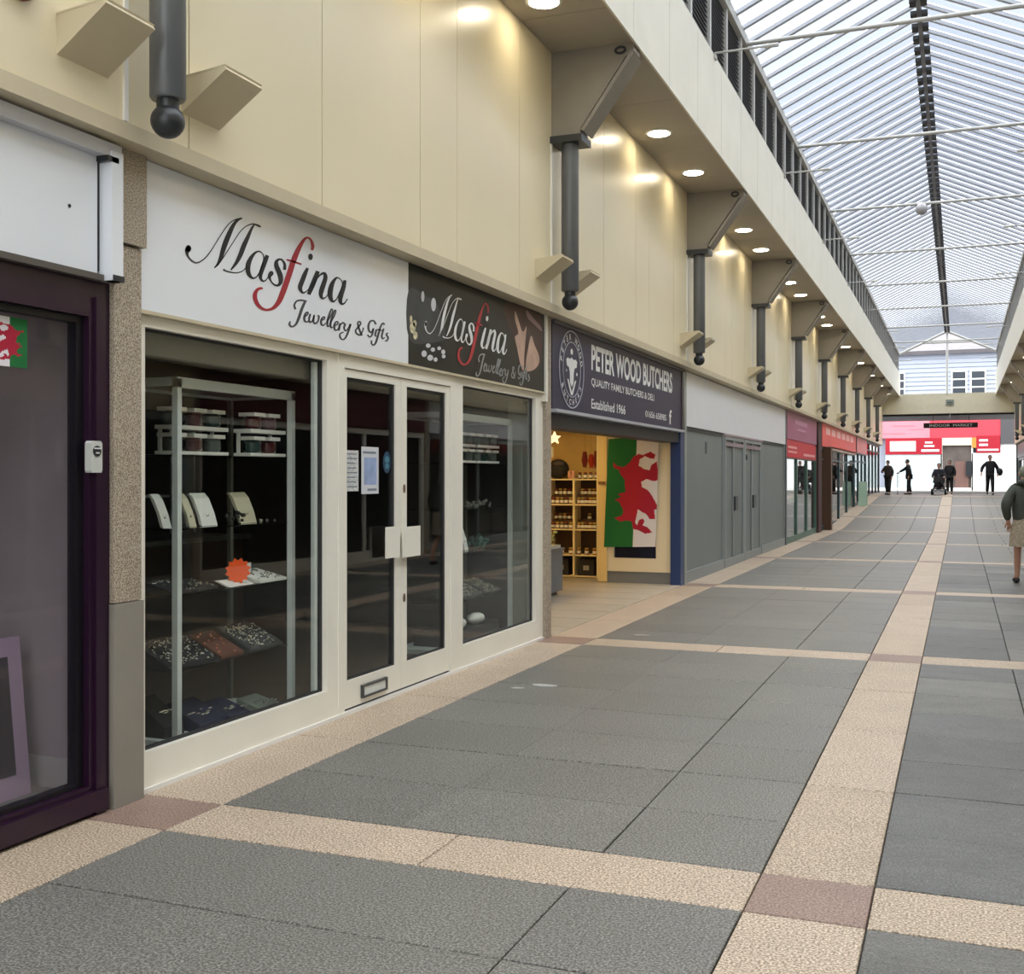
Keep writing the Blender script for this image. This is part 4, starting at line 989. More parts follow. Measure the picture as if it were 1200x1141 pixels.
part('top_rail', MB().box(XL - .03, 10.05, 2.955, SGX + .03, 15.46, 2.985), M('rail_dark', (74, 72, 80), .4), bs)
part('shutter_box', MB().box(XL - .28, 10.03, 1.98, XL - .01, 15.5, 2.125), M('shutter_dark', (48, 50, 56), .5), bs)
TX = SGX + .003
lettering('PETER WOOD BUTCHERS', ink_white, bs, 'x', 11.27, 2.615, 14.83, 2.885, TX, bold=.03, name='headline')
lettering('QUALITY FAMILY BUTCHERS & DELI', ink_white, bs, 'x', 11.27, 2.44, 13.87, 2.535, TX, bold=.012, name='subline')
lettering('Established 1966', ink_white, bs, 'x', 11.27, 2.215, 12.56, 2.32, TX, bold=.015, name='founding_line')
lettering('01656 658985', ink_white, bs, 'x', 13.45, 2.235, 14.50, 2.315, TX, bold=.012, name='phone_line')
lettering('f', ink_white, bs, 'x', 14.66, 2.20, 14.80, 2.39, TX, bold=.02, name='social_mark')
EY, EZc = 10.63, 2.562
em = part('emblem_ring', MB().ring_x(EY, EZc, .385, .372, TX), M('emblem_grey', (176, 176, 190), .5), bs)
part('emblem_ring', MB().ring_x(EY, EZc, .275, .266, TX), M('emblem_grey', (176, 176, 190), .5), bs)
def arc_text(s, r, a0, a1, h, up=True):
    for i, ch in enumerate(s):
        if ch == ' ': continue
        a = a0 + (a1 - a0) * i / (len(s) - 1); me = text_mesh(ch, .02)
        xs = [v.co.x for v in me.vertices]; ys = [v.co.y for v in me.vertices]
        cxx = (min(xs) + max(xs)) / 2; sc = h / .7
        rot = a - math.pi / 2 if up else a + math.pi / 2
        L = WL[bs.name]
        for v in me.vertices:
            x, y = (v.co.x - cxx) * sc, (v.co.y - .35) * sc
            v.co = Vector((TX, EY + r * math.cos(a) + x * math.cos(rot) - y * math.sin(rot), EZc + r * math.sin(a) + x * math.sin(rot) + y * math.cos(rot))) - L
        me.materials.clear(); me.materials.append(ink_white)
        o = bpy.data.objects.new('emblem_letter', me); col.objects.link(o); o.parent = em; WL[o.name] = L
arc_text('PETER WOOD', .322, math.radians(165), math.radians(15), .058)
arc_text('BUTCHERS', .322, math.radians(212), math.radians(328), .055, False)
hd = MB()
def flatx(mb, P, x=TX):
    b = len(mb.v); mb.v += [(x, a, c) for a, c in P]
    for tri in tessellate_polygon([[Vector((a, c, 0)) for a, c in P]]): mb.f.append(tuple(b + i for i in tri)); mb.mi.append(0)
flatx(hd, [(EY + dx, EZc + dz) for dx, dz in ((-.17, .09), (-.12, .11), (-.06, .10), (0, .12), (.06, .10), (.12, .11), (.17, .09), (.15, .03), (.09, .02), (.06, -.03), (.055, -.13), (0, -.17), (-.055, -.13), (-.06, -.03), (-.09, .02), (-.15, .03))])
flatx(hd, [(EY + dx, EZc + dz) for dx, dz in ((-.03, .15), (.03, .15), (.04, .19), (0, .21), (-.04, .19))])
flatx(hd, [(EY + dx, EZc + dz) for dx, dz in ((-.14, -.10), (-.10, -.10), (0, -.22), (.10, -.10), (.14, -.10), (.03, -.25), (-.03, -.25))])
flatx(hd, [(EY - .16 + dx, EZc - .03 + dz) for dx, dz in ((-.015, 0), (.015, 0), (0, .03))]); flatx(hd, [(EY + .16 + dx, EZc - .05 + dz) for dx, dz in ((-.02, 0), (.02, 0), (.02, .03), (-.02, .03))])
part('emblem_bull', hd, ink_white, bs)
# blue door post and the window box with the flag
struct('door_post', MB().box(XL - .13, 15.40, 0, XL + .015, 15.60, 2.14), M('blue_paint', (14, 52, 104), .4, coat=.3), "deep blue post at the end of the butcher's shopfront", 'post')
struct('trim_4', MB().box(XL - .05, 15.60, 0, XL + .03, 15.70, 3.0), M('trim_alu', (150, 152, 146), .45), 'slim grey upright between the blue post and the grey shop', 'trim')
wb = struct('window_4', MB().box(-4.66, 15.46, .17, -3.72, 15.56, .36).box(-4.66, 15.46, .36, -4.56, 15.56, 2.36).box(-3.95, 15.46, .36, -3.72, 15.56, 2.36).box(-4.56, 15.46, 2.05, -3.95, 15.56, 2.36), M('window_ivory', (226, 214, 184), .5), "ivory framed return window of the butcher's behind the flag", 'window')
part('pane', MB().box(-4.56, 15.50, .36, -3.95, 15.51, 2.05), M('pane_navy', (26, 28, 52), .15, coat=.6), wb)
part('plinth', MB().box(-4.66, 15.48, 0, -3.74, 15.56, .17), M('plinth_grey', (120, 122, 124), .6), wb)
part('corner_board', MB().box(-4.79, 15.44, 0.02, -4.66, 15.58, 2.36), M('corner_yellow', (232, 204, 140), .5), wb)
part('latch', MB().box(-4.78, 15.42, 1.40, -4.68, 15.44, 1.44), M('latch_brass', (130, 96, 50), .4), wb)
# shelf unit
SU_Y = 16.0
pine = M('shelf_cream', (240, 224, 178), .5)
su = thing('shelf_unit', "cream shelf unit full of jars at the back of the butcher's shop", 'shelf', (-5.33, SU_Y + .15, .008))
for x in (-5.75, -5.34, -4.97): part('upright', MB().box(x - .015, SU_Y, .008, x + .015, SU_Y + .3, 1.49 if x < -5 else 2.30), pine, su)
for z in (.04, .35, .73, 1.10, 1.475): part('shelf', MB().box(-5.75, SU_Y, z - .02, -4.97, SU_Y + .3, z), pine, su)
part('top_board', MB().box(-5.9, SU_Y - .02, 2.20, -4.97, SU_Y + .3, 2.28), pine, su)
part('back_board', MB().box(-5.75, SU_Y + .3, .01, -4.97, SU_Y + .31, 1.475), M('back_brown', (74, 52, 34), .7), su)
for z in (.73, 1.10):
    for xa, xb in ((-5.73, -5.36), (-5.32, -4.99)): part('riser', MB().box(xa, SU_Y + .16, z, xb, SU_Y + .28, z + .13), M('back_brown', (74, 52, 34), .7), su)
jm = [M('jam_dark', (70, 24, 18), .2, coat=.6), M('jam_amber', (140, 80, 24), .2, coat=.6), M('pickle', (104, 92, 44), .2, coat=.6)]
jn = ['dark red', 'amber', 'olive']
JP = {}
def jar(x, y, z, c, where, grp):
    if c not in JP:
        t = thing('jar', 'x', 'jar', (x, y, z), grp)
        part('glass_body', MB().lathe((x, y, z), [(.026, 0), (.030, .006), (.030, .07), (.024, .08)], 10), jm[c], t, True)
        part('lid', MB().lathe((x, y, z), [(.026, .08), (.027, .083), (.027, .097), (.025, .099)], 10), M('jar_lid', (150, 60, 40), .4) if c == 0 else M('jar_lid_gold', (190, 160, 80), .35), t, True)
        part('label', MB().lathe((x, y, z), [(.0306, .018), (.0308, .02), (.0308, .056), (.0306, .058)], 10), card_white, t, True)
        JP[c] = t; o = t
    else: o = dup(JP[c], (x, y, z), group=grp)
    o['label'] = jn[c] + ' preserve jar ' + where
tiers = {1.10: 'on the upper jar shelf', .73: 'on the middle jar shelf', .35: 'on the low jar shelf'}
for z, where in tiers.items():
    for cc, (xa, xb) in enumerate(((-5.72, -5.37), (-5.31, -5.0))):
        colw = (', left bay', ', right bay')[cc]
        n = 5 if z > .5 else 3
        for i in range(n):
            x = xa + .035 + i * (xb - xa - .07) / (n - 1)
            jar(x, SU_Y + .06, z, (i + cc) % 3 if z > .5 else 1, where + colw + ', front row', 'jars on the shelf unit')
            if z > .5 and not (z < 1 and cc == 1 and i != 2):
                jar(x, SU_Y + .21, z + .13, (i * 2 + cc) % 3, where + colw + ', back row', 'jars on the shelf unit')
for i in range(4): jar(-5.27 + i * .085, SU_Y + .08, 1.475, 0, 'on top of the shelf unit', 'jars on the shelf unit')
for i in range(2):
    o = thing('drink_tin', 'pale pink tin standing beside the dark bundle on top of the shelf unit', 'tin', (-5.43 + i * .055, SU_Y + .08, 1.475), 'pale tins on the shelf unit')
    x = -5.43 + i * .055
    part('can', MB().lathe((x, SU_Y + .08, 1.475), [(.024, 0), (.027, .006), (.027, .11), (.024, .118)], 12), M('tin_pink', (214, 160, 140), .35), o, True)
    part('tin_top', MB().lathe((x, SU_Y + .08, 1.475), [(.024, .118), (.02, .12)], 12), alu, o)
dbn = thing('dark_bundle', 'dark rounded bag lying on top of the shelf unit', 'bag', (-5.63, SU_Y + .12, 1.475))
part('bag', MB().ball((-5.63, SU_Y + .14, 1.62), (.17, .11, .15), 18, 12), M('bag_black', (30, 28, 30), .7, var=.2, scale=14), dbn, True)
part('flap', MB().ball((-5.60, SU_Y + .06, 1.70), (.10, .05, .05), 14, 8), M('bag_grey', (70, 64, 66), .7), dbn, True)
part('tag', MB().box(-5.76, SU_Y + .02, 1.80, -5.67, SU_Y + .03, 1.95), card_white, dbn)
for i, (x, hgt, cc) in enumerate(((-5.20, .26, (120, 26, 18)), (-5.10, .22, (176, 50, 24)), (-5.02, .27, (130, 30, 20)))):
    t = thing('dried_sausage', ('dark red', 'bright red', 'brownish red')[i] + ' string of dried sausages hanging over the shelf unit', 'sausages', (x, SU_Y + .1, 1.62))
    part('cord', MB().tube([(x, SU_Y + .1, 1.62 + hgt), (x, SU_Y + .1, 2.2)], .004, 6), M('cord', (200, 170, 110), .7), t)
    mb = MB()
    for k in range(7):
        a = k * .9; mb.tube([(x + .02 * math.cos(a), SU_Y + .1 + .02 * math.sin(a), 1.62 + hgt), (x + .034 * math.cos(a), SU_Y + .1 + .034 * math.sin(a), 1.62 + hgt * .5), (x + .02 * math.cos(a), SU_Y + .1 + .02 * math.sin(a), 1.62 + RND.uniform(0, .05))], [.008, .015, .006], 8)
    part('links', mb, M('sausage_%d' % i, cc, .4, var=.2, scale=20), t, True)
for x, lab in ((-5.56, 'black carrier bag at the bottom of the left shelf bay'), (-5.16, 'large black carrier bag with a pale print at the bottom of the right shelf bay')):
    t = thing('carrier_bag', lab, 'bag', (x, SU_Y + .14, .04))
    part('bag', MB().hexa([(x - .13, SU_Y + .02, .04), (x + .13, SU_Y + .02, .04), (x + .13, SU_Y + .24, .04), (x - .13, SU_Y + .24, .04)], [(x - .11, SU_Y + .08, .28), (x + .11, SU_Y + .08, .28), (x + .12, SU_Y + .2, .28), (x - .12, SU_Y + .2, .28)]), M('bag_black', (30, 28, 30), .7, var=.2, scale=14), t)
    part('print', MB().box(x - .04, SU_Y + .025, .12, x + .05, SU_Y + .04, .19), M('bag_print', (150, 146, 140), .6), t)
    part('handle', MB().tube([(x - .07, SU_Y + .12, .27), (x - .04, SU_Y + .1, .31), (x + .04, SU_Y + .1, .31), (x + .07, SU_Y + .12, .27)], .01, 6), M('bag_grey', (70, 64, 66), .7), t)
# low grey counter with greens
t = thing('shop_counter', "low grey counter just inside the butcher's opening", 'counter', (-4.9, 12.9, .008))
part('body', MB().box(-5.5, 11.3, .06, -4.72, 13.7, .58), M('counter_grey', (118, 122, 128), .5), t)
part('top', MB().box(-5.53, 11.27, .58, -4.70, 13.72, .60), M('counter_grey', (118, 122, 128), .5), t)
part('kick', MB().box(-5.45, 11.35, .008, -4.78, 13.65, .06), steel_dark, t)
gr = thing('greens_tray', 'tray of pale green leaves on the low grey counter', 'greens', (-4.88, 13.4, .60))
part('tray', MB().box(-5.05, 13.1, .60, -4.74, 13.68, .64), M('tray_white', (220, 220, 210), .5), gr)
mb = MB()
for k in range(46): mb.ball((-4.9 + RND.uniform(-.13, .13), 13.4 + RND.uniform(-.25, .25), .66 + RND.uniform(0, .15)), (.03, .045, .018), 7, 5)
part('leaves', mb, M('leaf_pale', (178, 186, 120), .6, var=.25, scale=20), gr, kind='stuff')
# lamps of the butcher's shop
for y in (12.2, 14.6):
    t = thing('strip_light', "glowing ceiling panel inside the butcher's shop", 'ceiling light', (-5.6, y, 2.30), "ceiling panels of the butcher's shop")
    part('case', MB().box(-5.95, y - .62, 2.318, -5.25, y + .62, 2.358), frame_white, t)
    part('diffuser', MB().box(-5.92, y - .6, 2.305, -5.28, y + .6, 2.32), emit('lamp_butcher', (255, 214, 140), 9.0), t)
t = thing('pendant_lantern', 'pale star shaped lantern hanging over the shelf unit', 'lantern', (-5.5, 15.6, 1.98))
part('cord', MB().tube([(-5.5, 15.6, 2.16), (-5.5, 15.6, 2.36)], .006, 6), steel_dark, t)
mb = MB()
for k in range(5):
    a = math.pi / 2 + 2 * math.pi * k / 5
    mb.prism([(-5.5 + .1 * math.cos(a), 2.07 + .1 * math.sin(a)), (-5.5 + .045 * math.cos(a + .63), 2.07 + .045 * math.sin(a + .63)), (-5.5, 2.07), (-5.5 + .045 * math.cos(a - .63), 2.07 + .045 * math.sin(a - .63))], 15.58, 15.62, 1)
part('shade', mb, emit('lantern_glow', (255, 226, 160), 1.6), t)

# ---- closed grey shop
sh = M('shutter_grey', (122, 128, 126), .5, var=.04, scale=1.5)
sh_t = M('shutter_trim', (136, 142, 142), .45)
struct('wall_shop_4', MB().box(-3.9, 15.7, 0, -3.8, 25.6, 3.0), int_black, 'dark lining behind the closed grey shopfront', 'wall')
def boarded(name, y0, y1, label):
    o = struct(name, MB().box(XL - .06, y0, .16, XL - .02, y1, 2.20), sh, label, 'window')
    part('sill', MB().box(XL - .06, y0, 0, XL + .01, y1, .16), sh_t, o)
    part('head', MB().box(XL - .06, y0, 2.17, XL + .0, y1, 2.22), M('shutter_head', (70, 74, 76), .6), o)  # head rail in a darker grey than the boards
    for y in (y0, y1 - .07): part('stile', MB().box(XL - .06, y, .16, XL + .005, y + .07, 2.2), sh_t, o)
    return o
b5 = boarded('window_5', 15.74, 18.55, 'wide grey boarded window next to the blue post')
part('vent_slot', MB().box(XL - .02, 17.18, 1.86, XL - .012, 17.30, 2.04), M('slot_grey', (92, 96, 98), .6), b5)
boarded('window_6', 22.35, 25.45, 'grey boarded window between the grey doors and the mauve shop')
for i, (y0, y1) in enumerate(((18.62, 20.45), (20.47, 22.3))):
    o = struct('door_%d' % (3 + i), MB().box(XL - .06, y0, .03, XL - .025, y1, 2.16), sh, ('grey boarded door leaf nearer the wide boarded window', 'grey boarded door leaf nearer the mauve shop')[i], 'door')
    part('frame', bars(MB(), XL - .06, XL + .005, y0, y1, .0, 2.2, .12, .12, .14, .08), sh_t, o)
    ym = (y0 + y1) / 2
    part('mid_rail', MB().box(XL - .02, ym - .14, .14, XL + .0, ym - .04, 2.12), sh_t, o)
    part('groove', MB().box(XL - .03, ym - .04, .12, XL - .015, ym + .06, 2.10), steel_dark, o)
    part('lock_plate', MB().box(XL - .01, ym - .1, .93, XL + .03, ym + .16, 1.17), steel_dark, o)
    part('transom', MB().box(XL - .02, y0 + .12, 2.02, XL + .004, y1 - .12, 2.08), M('transom_mauve', (150, 132, 138), .5), o)
part('bell', MB().ball((XL + .0, 20.62, 1.86), (.03, .05, .06), 10, 8), steel_dark, o)
bw = thing('sign_board', 'long blank white sign above the closed grey shop', 'sign', (XL, 20.6, 2.22))
part('board', MB().box(XL - .03, 15.72, 2.22, SGX - .01, 25.50, 2.985), M('sign_dull_white', (222, 224, 228), .4, var=.02), bw)
part('lower_edge', MB().box(XL - .03, 18.5, 2.19, SGX - .012, 22.4, 2.225), M('rail_mauve', (170, 150, 156), .5), bw)
struct('trim_5', MB().box(XL - .08, 25.47, 0, XL + .03, 25.62, 3.0), M('upright_grey', (96, 100, 102), .5), 'dark grey upright between the grey shop and the mauve shop', 'trim')

# ---- shops further along
green_fr = M('frame_green', (70, 104, 92), .4); teal_fr = M('frame_teal', (36, 66, 70), .4); brown = M('brown_board', (84, 58, 38), .55, var=.1, scale=3)
def far_shop(name, y0, y1, frm, label, ny, head=2.3, pane=pane_shop, inner=int_dark):
    zf = fz(y0)
    mb = bars(MB(), XL - .06, XL, y0, y1, zf, head, .10, .10, .14, .08)
    o = struct(name, mb, frm, label, 'window')
    for i in range(1, ny):
        y = y0 + (y1 - y0) * i / ny
        part('mullion', MB().box(XL - .06, y - .06, zf + .1, XL, y + .06, head - .05), frm, o)
    part('transom', MB().box(XL - .05, y0 + .1, head - .38, XL - .01, y1 - .1, head - .33), frm, o)
    for i in range(ny):
        a = y0 + (y1 - y0) * i / ny + .07; b = y0 + (y1 - y0) * (i + 1) / ny - .07
        part('pane', MB().box(XL - .04, a, zf + .14, XL - .034, b, head - .08), pane, o)
    iw = struct('wall_' + name, MB().box(-5.4, y0, 0, -5.3, y1, 2.6).box(-5.3, y0, 0, XL - .06, y0 + .04, 2.6).box(-5.3, y1 - .04, 0, XL - .06, y1, 2.6).box(-5.3, y0, 2.5, XL - .06, y1, 2.6).box(-5.3, y0, -.1, XL - .06, y1, zf + .02), inner, 'inside walls behind the ' + label, 'wall')
    return o
w7 = far_shop('window_7', 25.64, 31.4, green_fr, 'green framed glazed shopfront under the mauve sign', 3, inner=M('inner_pale', (150, 150, 146), .7))
part('window_poster', MB().box(XL - .055, 25.8, fz(26) + .9, XL - .045, 27.4, 1.9), M('poster_white', (236, 238, 236), .5), w7)
mz = thing('sign_board', 'mauve shop sign with pale lettering lines', 'sign', (XL, 28.5, 2.3))
part('board', MB().box(XL - .03, 25.66, 2.36, SGX, 31.2, 3.0), M('sign_mauve', (158, 82, 118), .4, var=.08, scale=1), mz)
part('line', MB().box(SGX, 26.9, 2.74, SGX + .004, 29.2, 2.84).box(SGX, 27.3, 2.60, SGX + .004, 28.9, 2.65), M('line_mauve', (196, 140, 170), .5), mz)
rp_ = thing('red_banner', 'red window banner strip below the mauve sign', 'banner', (XL, 28, 2.05))
part('strip', MB().box(XL - .01, 25.7, 1.95, XL + .012, 31.2, 2.36), M('banner_red', (206, 40, 56), .5), rp_)
for ya, yb, za, zb in ((25.9, 27.4, 2.16, 2.21), (25.9, 27.4, 2.06, 2.1), (28.6, 30.9, 2.02, 2.08)): part('stripe', MB().box(XL + .012, ya, za, XL + .016, yb, zb), M('stripe_pink', (240, 170, 168), .5), rp_)
struct('pier', MB().box(XL - .1, 31.4, 0, XL + .06, 32.2, 3.0), M('pier_maroon', (70, 40, 42), .6), 'maroon pier between the mauve and the red sign', 'pier')
bp = struct('brown_pillar', MB().box(-3.78, 33.2, 0, -3.40, 33.55, 2.36), brown, 'brown boarded pillar standing forward under the red sign', 'pillar')
part('edge_strip', MB().box(-3.80, 33.17, 0, -3.78, 33.2, 2.36).box(-3.40, 33.17, 0, -3.385, 33.2, 2.36), M('edge_pale', (150, 132, 116), .5), bp)
w8 = far_shop('window_8', 32.25, 43.2, teal_fr, 'dark framed shopfront under the red sign', 4, 2.36, inner=M('inner_mid', (110, 106, 102), .7))
rs = thing('sign_board', 'long bright red shop sign with pale lettering', 'sign', (XL, 37.8, 2.36))
part('board', MB().box(XL - .03, 32.3, 2.36, SGX + .03, 43.2, 3.05), M('sign_red', (238, 84, 78), .45, var=.1, scale=1.2), rs)
for i in range(6): part('line', MB().box(SGX + .03, 33.2 + i * 1.55, 2.72, SGX + .034, 34.3 + i * 1.55, 2.92), M('line_pale', (248, 190, 184), .5), rs)
part('lower_board', MB().box(XL - .03, 34.2, 2.30, SGX + .03, 43.2, 2.40), M('board_sand', (196, 170, 150), .5), rs)
w9 = far_shop('window_9', 43.4, 48.6, teal_fr, 'teal framed shopfront with a small awning board', 3, 2.45)
ps = thing('sign_board', 'short faded pink sign past the red sign', 'sign', (XL, 46, 2.45))
part('board', MB().box(XL - .03, 43.5, 2.42, SGX + .02, 48.5, 3.05), M('sign_fadedpink', (226, 128, 128), .5, var=.1, scale=2), ps)
part('edge', MB().box(XL - .03, 43.3, 2.42, SGX + .04, 43.5, 3.05), M('pier_maroon', (70, 40, 42), .6), ps)
w10 = far_shop('window_10', 48.8, 56.9, M('frame_black', (26, 30, 34), .4), 'black framed shopfront at the end of the arcade', 4, 3.0)
ab = thing('pavement_board', 'pale green A-board standing by the teal shopfront', 'A-board', (-3.35, 43.9, fz(43.9)))
z0 = fz(43.9)
part('front_board', MB().hexa([(-3.5, 43.7, z0), (-3.2, 43.7, z0), (-3.2, 43.72, z0), (-3.5, 43.72, z0)], [(-3.5, 43.86, z0 + .9), (-3.2, 43.86, z0 + .9), (-3.2, 43.88, z0 + .9), (-3.5, 43.88, z0 + .9)]), M('aboard_green', (176, 206, 184), .5), ab)
part('back_board', MB().hexa([(-3.5, 44.08, z0), (-3.2, 44.08, z0), (-3.2, 44.1, z0), (-3.5, 44.1, z0)], [(-3.5, 43.9, z0 + .9), (-3.2, 43.9, z0 + .9), (-3.2, 43.92, z0 + .9), (-3.5, 43.92, z0 + .9)]), M('aboard_green', (176, 206, 184), .5), ab)

# shop before the purple one (out of the picture on the near side)
interior('wall_shop_0', -6.0, -.65, 2.2, 2.6, int_dark, int_brown, 'inside walls of the shop before the purple one', .05)
w0 = struct('window_11', bars(MB(), XL - .07, XL, -6.0, -.62, 0, 2.36, .1, .1, .2, .1), frame_cream, 'cream framed shop window before the purple shop', 'window')
part('pane', MB().box(XL - .045, -5.9, .2, XL - .039, -.72, 2.26), pane_shop, w0)
s0 = thing('sign_board', 'plain grey sign before the purple shop', 'sign', (XL, -3.3, 2.36))
part('board', MB().box(XL - .02, -6, 2.36, XL + .03, -.62, 3.0), M('sign_grey', (170, 170, 172), .5), s0)

# =================================================================== SHOPFRONTS ON THE FACING SIDE
fs = [(-6.0, 1.2, 'cream', sign_white), (1.3, 7.0, 'teal', M('sign_teal', (46, 92, 98), .4)), (7.1, 12.8, 'grey', M('sign_sand', (188, 172, 140), .5)), (12.9, 20.0, 'cream', M('sign_maroon', (92, 34, 44), .4)),
      (20.1, 28.0, 'grey', sign_white), (28.1, 38.0, 'teal', M('sign_slate', (70, 78, 92), .4)), (38.1, 48.0, 'cream', M('sign_ochre', (186, 140, 62), .5)), (48.1, 56.9, 'grey', sign_dark)]
frm_m = {'cream': frame_cream, 'teal': teal_fr, 'grey': sh_t}
sgn = ['white', 'teal', 'sand', 'maroon', 'second white', 'slate', 'ochre', 'black']
for i, (a, b, fc, sm) in enumerate(fs):
    zf = fz(a)
    o = struct('window_%d' % (12 + i), bars(MB(), XR, XR + .07, a, b, zf - .02, 2.36, .12, .12, .22, .1), frm_m[fc], '%s framed shop window facing the jeweller\'s side under the %s sign' % (fc, sgn[i]), 'window')
    n = max(2, int((b - a) / 2))
    for k in range(1, n): part('mullion', MB().box(XR + .01, a + (b - a) * k / n - .04, zf, XR + .06, a + (b - a) * k / n + .04, 2.3), frm_m[fc], o)
    for k in range(n): part('pane', MB().box(XR + .035, a + (b - a) * k / n + .05, zf + .2, XR + .041, a + (b - a) * (k + 1) / n - .05, 2.26), pane_shop, o)
    iw = struct('wall_facing_%d' % i, MB().box(XR + 1.9, a, -.05, XR + 2.0, b, 2.6).box(XR + .07, a, -.05, XR + 1.9, a + .04, 2.6).box(XR + .07, b - .04, -.05, XR + 1.9, b, 2.6).box(XR + .07, a, 2.5, XR + 1.9, b, 2.6).box(XR + .07, a, -.1, XR + 1.9, b, zf + .02),
                M('facing_inside', (96, 92, 88), .8, var=.15, scale=2), 'inside walls of the facing shop under the %s sign' % sgn[i], 'wall')
    sgo = thing('sign_board', '%s plain sign board facing the jeweller\'s side' % sgn[i], 'sign', (XR, (a + b) / 2, 2.37))
    part('board', MB().box(XR - .03, a + .05, 2.37, XR + .03, b - .05, 2.99), sm, sgo)
for i, y in enumerate([f[1] + .05 for f in fs[:-1]]):
    struct('pillar', MB().box(XR - .03, y - .08, fz(y), XR + .1, y + .08, 3.0), granite, 'slim granite pillar between shops facing the jeweller\'s side', 'pillar')

# =================================================================== PEOPLE
def skin_obj(name, pts, edges_, mat, parent, sub=2, root=0):
    """pts: (x,y,z,r) or (x,y,z,rx,ry) in the person's own axes"""
    me = bpy.data.meshes.new(name); me.from_pydata([p[:3] for p in pts], edges_, []); me.materials.append(mat)
    o = bpy.data.objects.new(name, me); col.objects.link(o); o.parent = parent; WL[o.name] = WL[parent.name]
    md = o.modifiers.new('skin', 'SKIN'); md.use_smooth_shade = True
    sv = me.skin_vertices[0].data
    for i, p in enumerate(pts):
        sv[i].radius = (p[3], p[4] if len(p) > 4 else p[3]); sv[i].use_root = (i == root)
    sb = o.modifiers.new('sub', 'SUBSURF'); sb.levels = sub; sb.render_levels = sub
    return o
def add_chain(pts, edges_, start, chain):
    prev = start
    for p in chain:
        pts.append(p); edges_.append((prev, len(pts) - 1)); prev = len(pts) - 1
    return prev
def person(loc, rot, label, coat_c, leg_c, hair_c, pose, scale=1.0, group=None, skirt=None, shoe_c=(26, 26, 28), hood=False, bare_legs=False):
    P = thing('person', label, 'person', loc, group); P.rotation_euler = (0, 0, rot); P.scale = (scale,) * 3
    WL[P.name] = Vector((0, 0, 0))
    skin_m = M('skin', (196, 150, 126), .55)
    cm = M('cloth_%d_%d_%d' % coat_c, coat_c, .85, var=.15, scale=7); lm = M('cloth_%d_%d_%d' % leg_c, leg_c, .85, var=.12, scale=7); hm = M('hair_%d_%d_%d' % hair_c, hair_c, .7, var=.2, scale=30)
    ln = pose.get('lean', 0.0); sit = pose.get('drop', 0.0)
    pz = .93 - sit
    def T(x, y, z): return (x, y + ln * max(0, z - .93), z - sit)
    pelvis = T(0, 0, .93); waist = T(0, 0, 1.06); chest = T(0, .01, 1.27); nb = T(0, .0, 1.45); nk = T(0, .015, 1.52)
    hd = [T(0, .025, 1.575), T(0, .03, 1.64), T(0, .02, 1.70)]
    body, ed = [], []
    body += [(*pelvis, .15, .11)]
    i_w = add_chain(body, ed, 0, [(*waist, .135, .10)]); i_c = add_chain(body, ed, i_w, [(*chest, .155, .11)]); i_nb = add_chain(body, ed, i_c, [(*nb, .10, .08)])
    i_n = add_chain(body, ed, i_nb, [(*nk, .052, .055)]); add_chain(body, ed, i_n, [(*hd[0], .066, .085), (*hd[1], .075, .098), (*hd[2], .055, .075)])
    arms, legs = {}, {}
    for s, k in ((-1, 'L'), (1, 'R')):
        sh_ = T(s * .175, 0, 1.40); el = T(*pose['el' + k]) if 'el' + k in pose else T(s * .25, -.02, 1.13)
        wr = T(*pose['wr' + k]) if 'wr' + k in pose else T(s * .25, .06, .90)
        d = (Vector(wr) - Vector(el)).normalized(); hp = Vector(wr) + d * .07
        a = add_chain(body, ed, i_c, [(*sh_, .06), (*el, .042), (*wr, .028)])
        ip = add_chain(body, ed, a, [(*hp, .036, .022)])
        side = Vector((1, 0, 0)) if abs(d.x) < .8 else Vector((0, 1, 0)); side = (side - d * side.dot(d)).normalized(); nrm = d.cross(side)
        for f, (off, ln_) in enumerate(((-.03, .07), (-.01, .085), (.011, .08), (.031, .062))):
            q = hp + side * off + d * .03; add_chain(body, ed, ip, [(*q, .0095), (*(q + d * ln_ * .5 + nrm * .008), .0085), (*(q + d * ln_ * .8 + nrm * .026), .007)])
        q = Vector(wr) + d * .03 - side * .035; add_chain(body, ed, a, [(*q, .011), (*(q + d * .035 - side * .018), .009), (*(q + d * .06 - side * .016), .0075)])
        arms[k] = (sh_, el, wr)
        hip = (s * .085, pelvis[1], pz - .03); kn = pose.get('kn' + k, (s * .095, .02, .50)); an = pose.get('an' + k, (s * .10, -.01, .09))
        toe = (an[0] + s * .02, an[1] + .15, max(an[2] - .055, .03))
        add_chain(body, ed, 0, [(*hip, .088), (*kn, .056), (kn[0] * .4 + an[0] * .6, kn[1] * .4 + an[1] * .6 - .012, kn[2] * .4 + an[2] * .6 + .06, .05), (*an, .036), (*toe, .03)])
        legs[k] = (hip, kn, an, toe)
    skin_obj('body', body, ed, skin_m, P)
    # clothes
    c, ce = [(*T(0, 0, .84 if not sit else .93), .215, .17)], []
    i1 = add_chain(c, ce, 0, [(*waist, .195, .155), (*chest, .205, .16)]); i2 = add_chain(c, ce, i1, [(*nb, .125, .105)])
    for k in 'LR':
        a = arms[k]; add_chain(c, ce, i1, [(*a[0], .095), (*a[1], .078), (*(Vector(a[2]) * .94 + Vector(a[1]) * .06), .05)])
    coat = skin_obj('coat', c, ce, cm, P)
    if not bare_legs:
        l, le = [(*pelvis, .165, .125)], []
        for k in 'LR':
            g = legs[k]; add_chain(l, le, 0, [(*g[0], .115), (*g[1], .085), (g[2][0], g[2][1], g[2][2] + .02, .068)])
        skin_obj('trousers', l, le, lm, P)
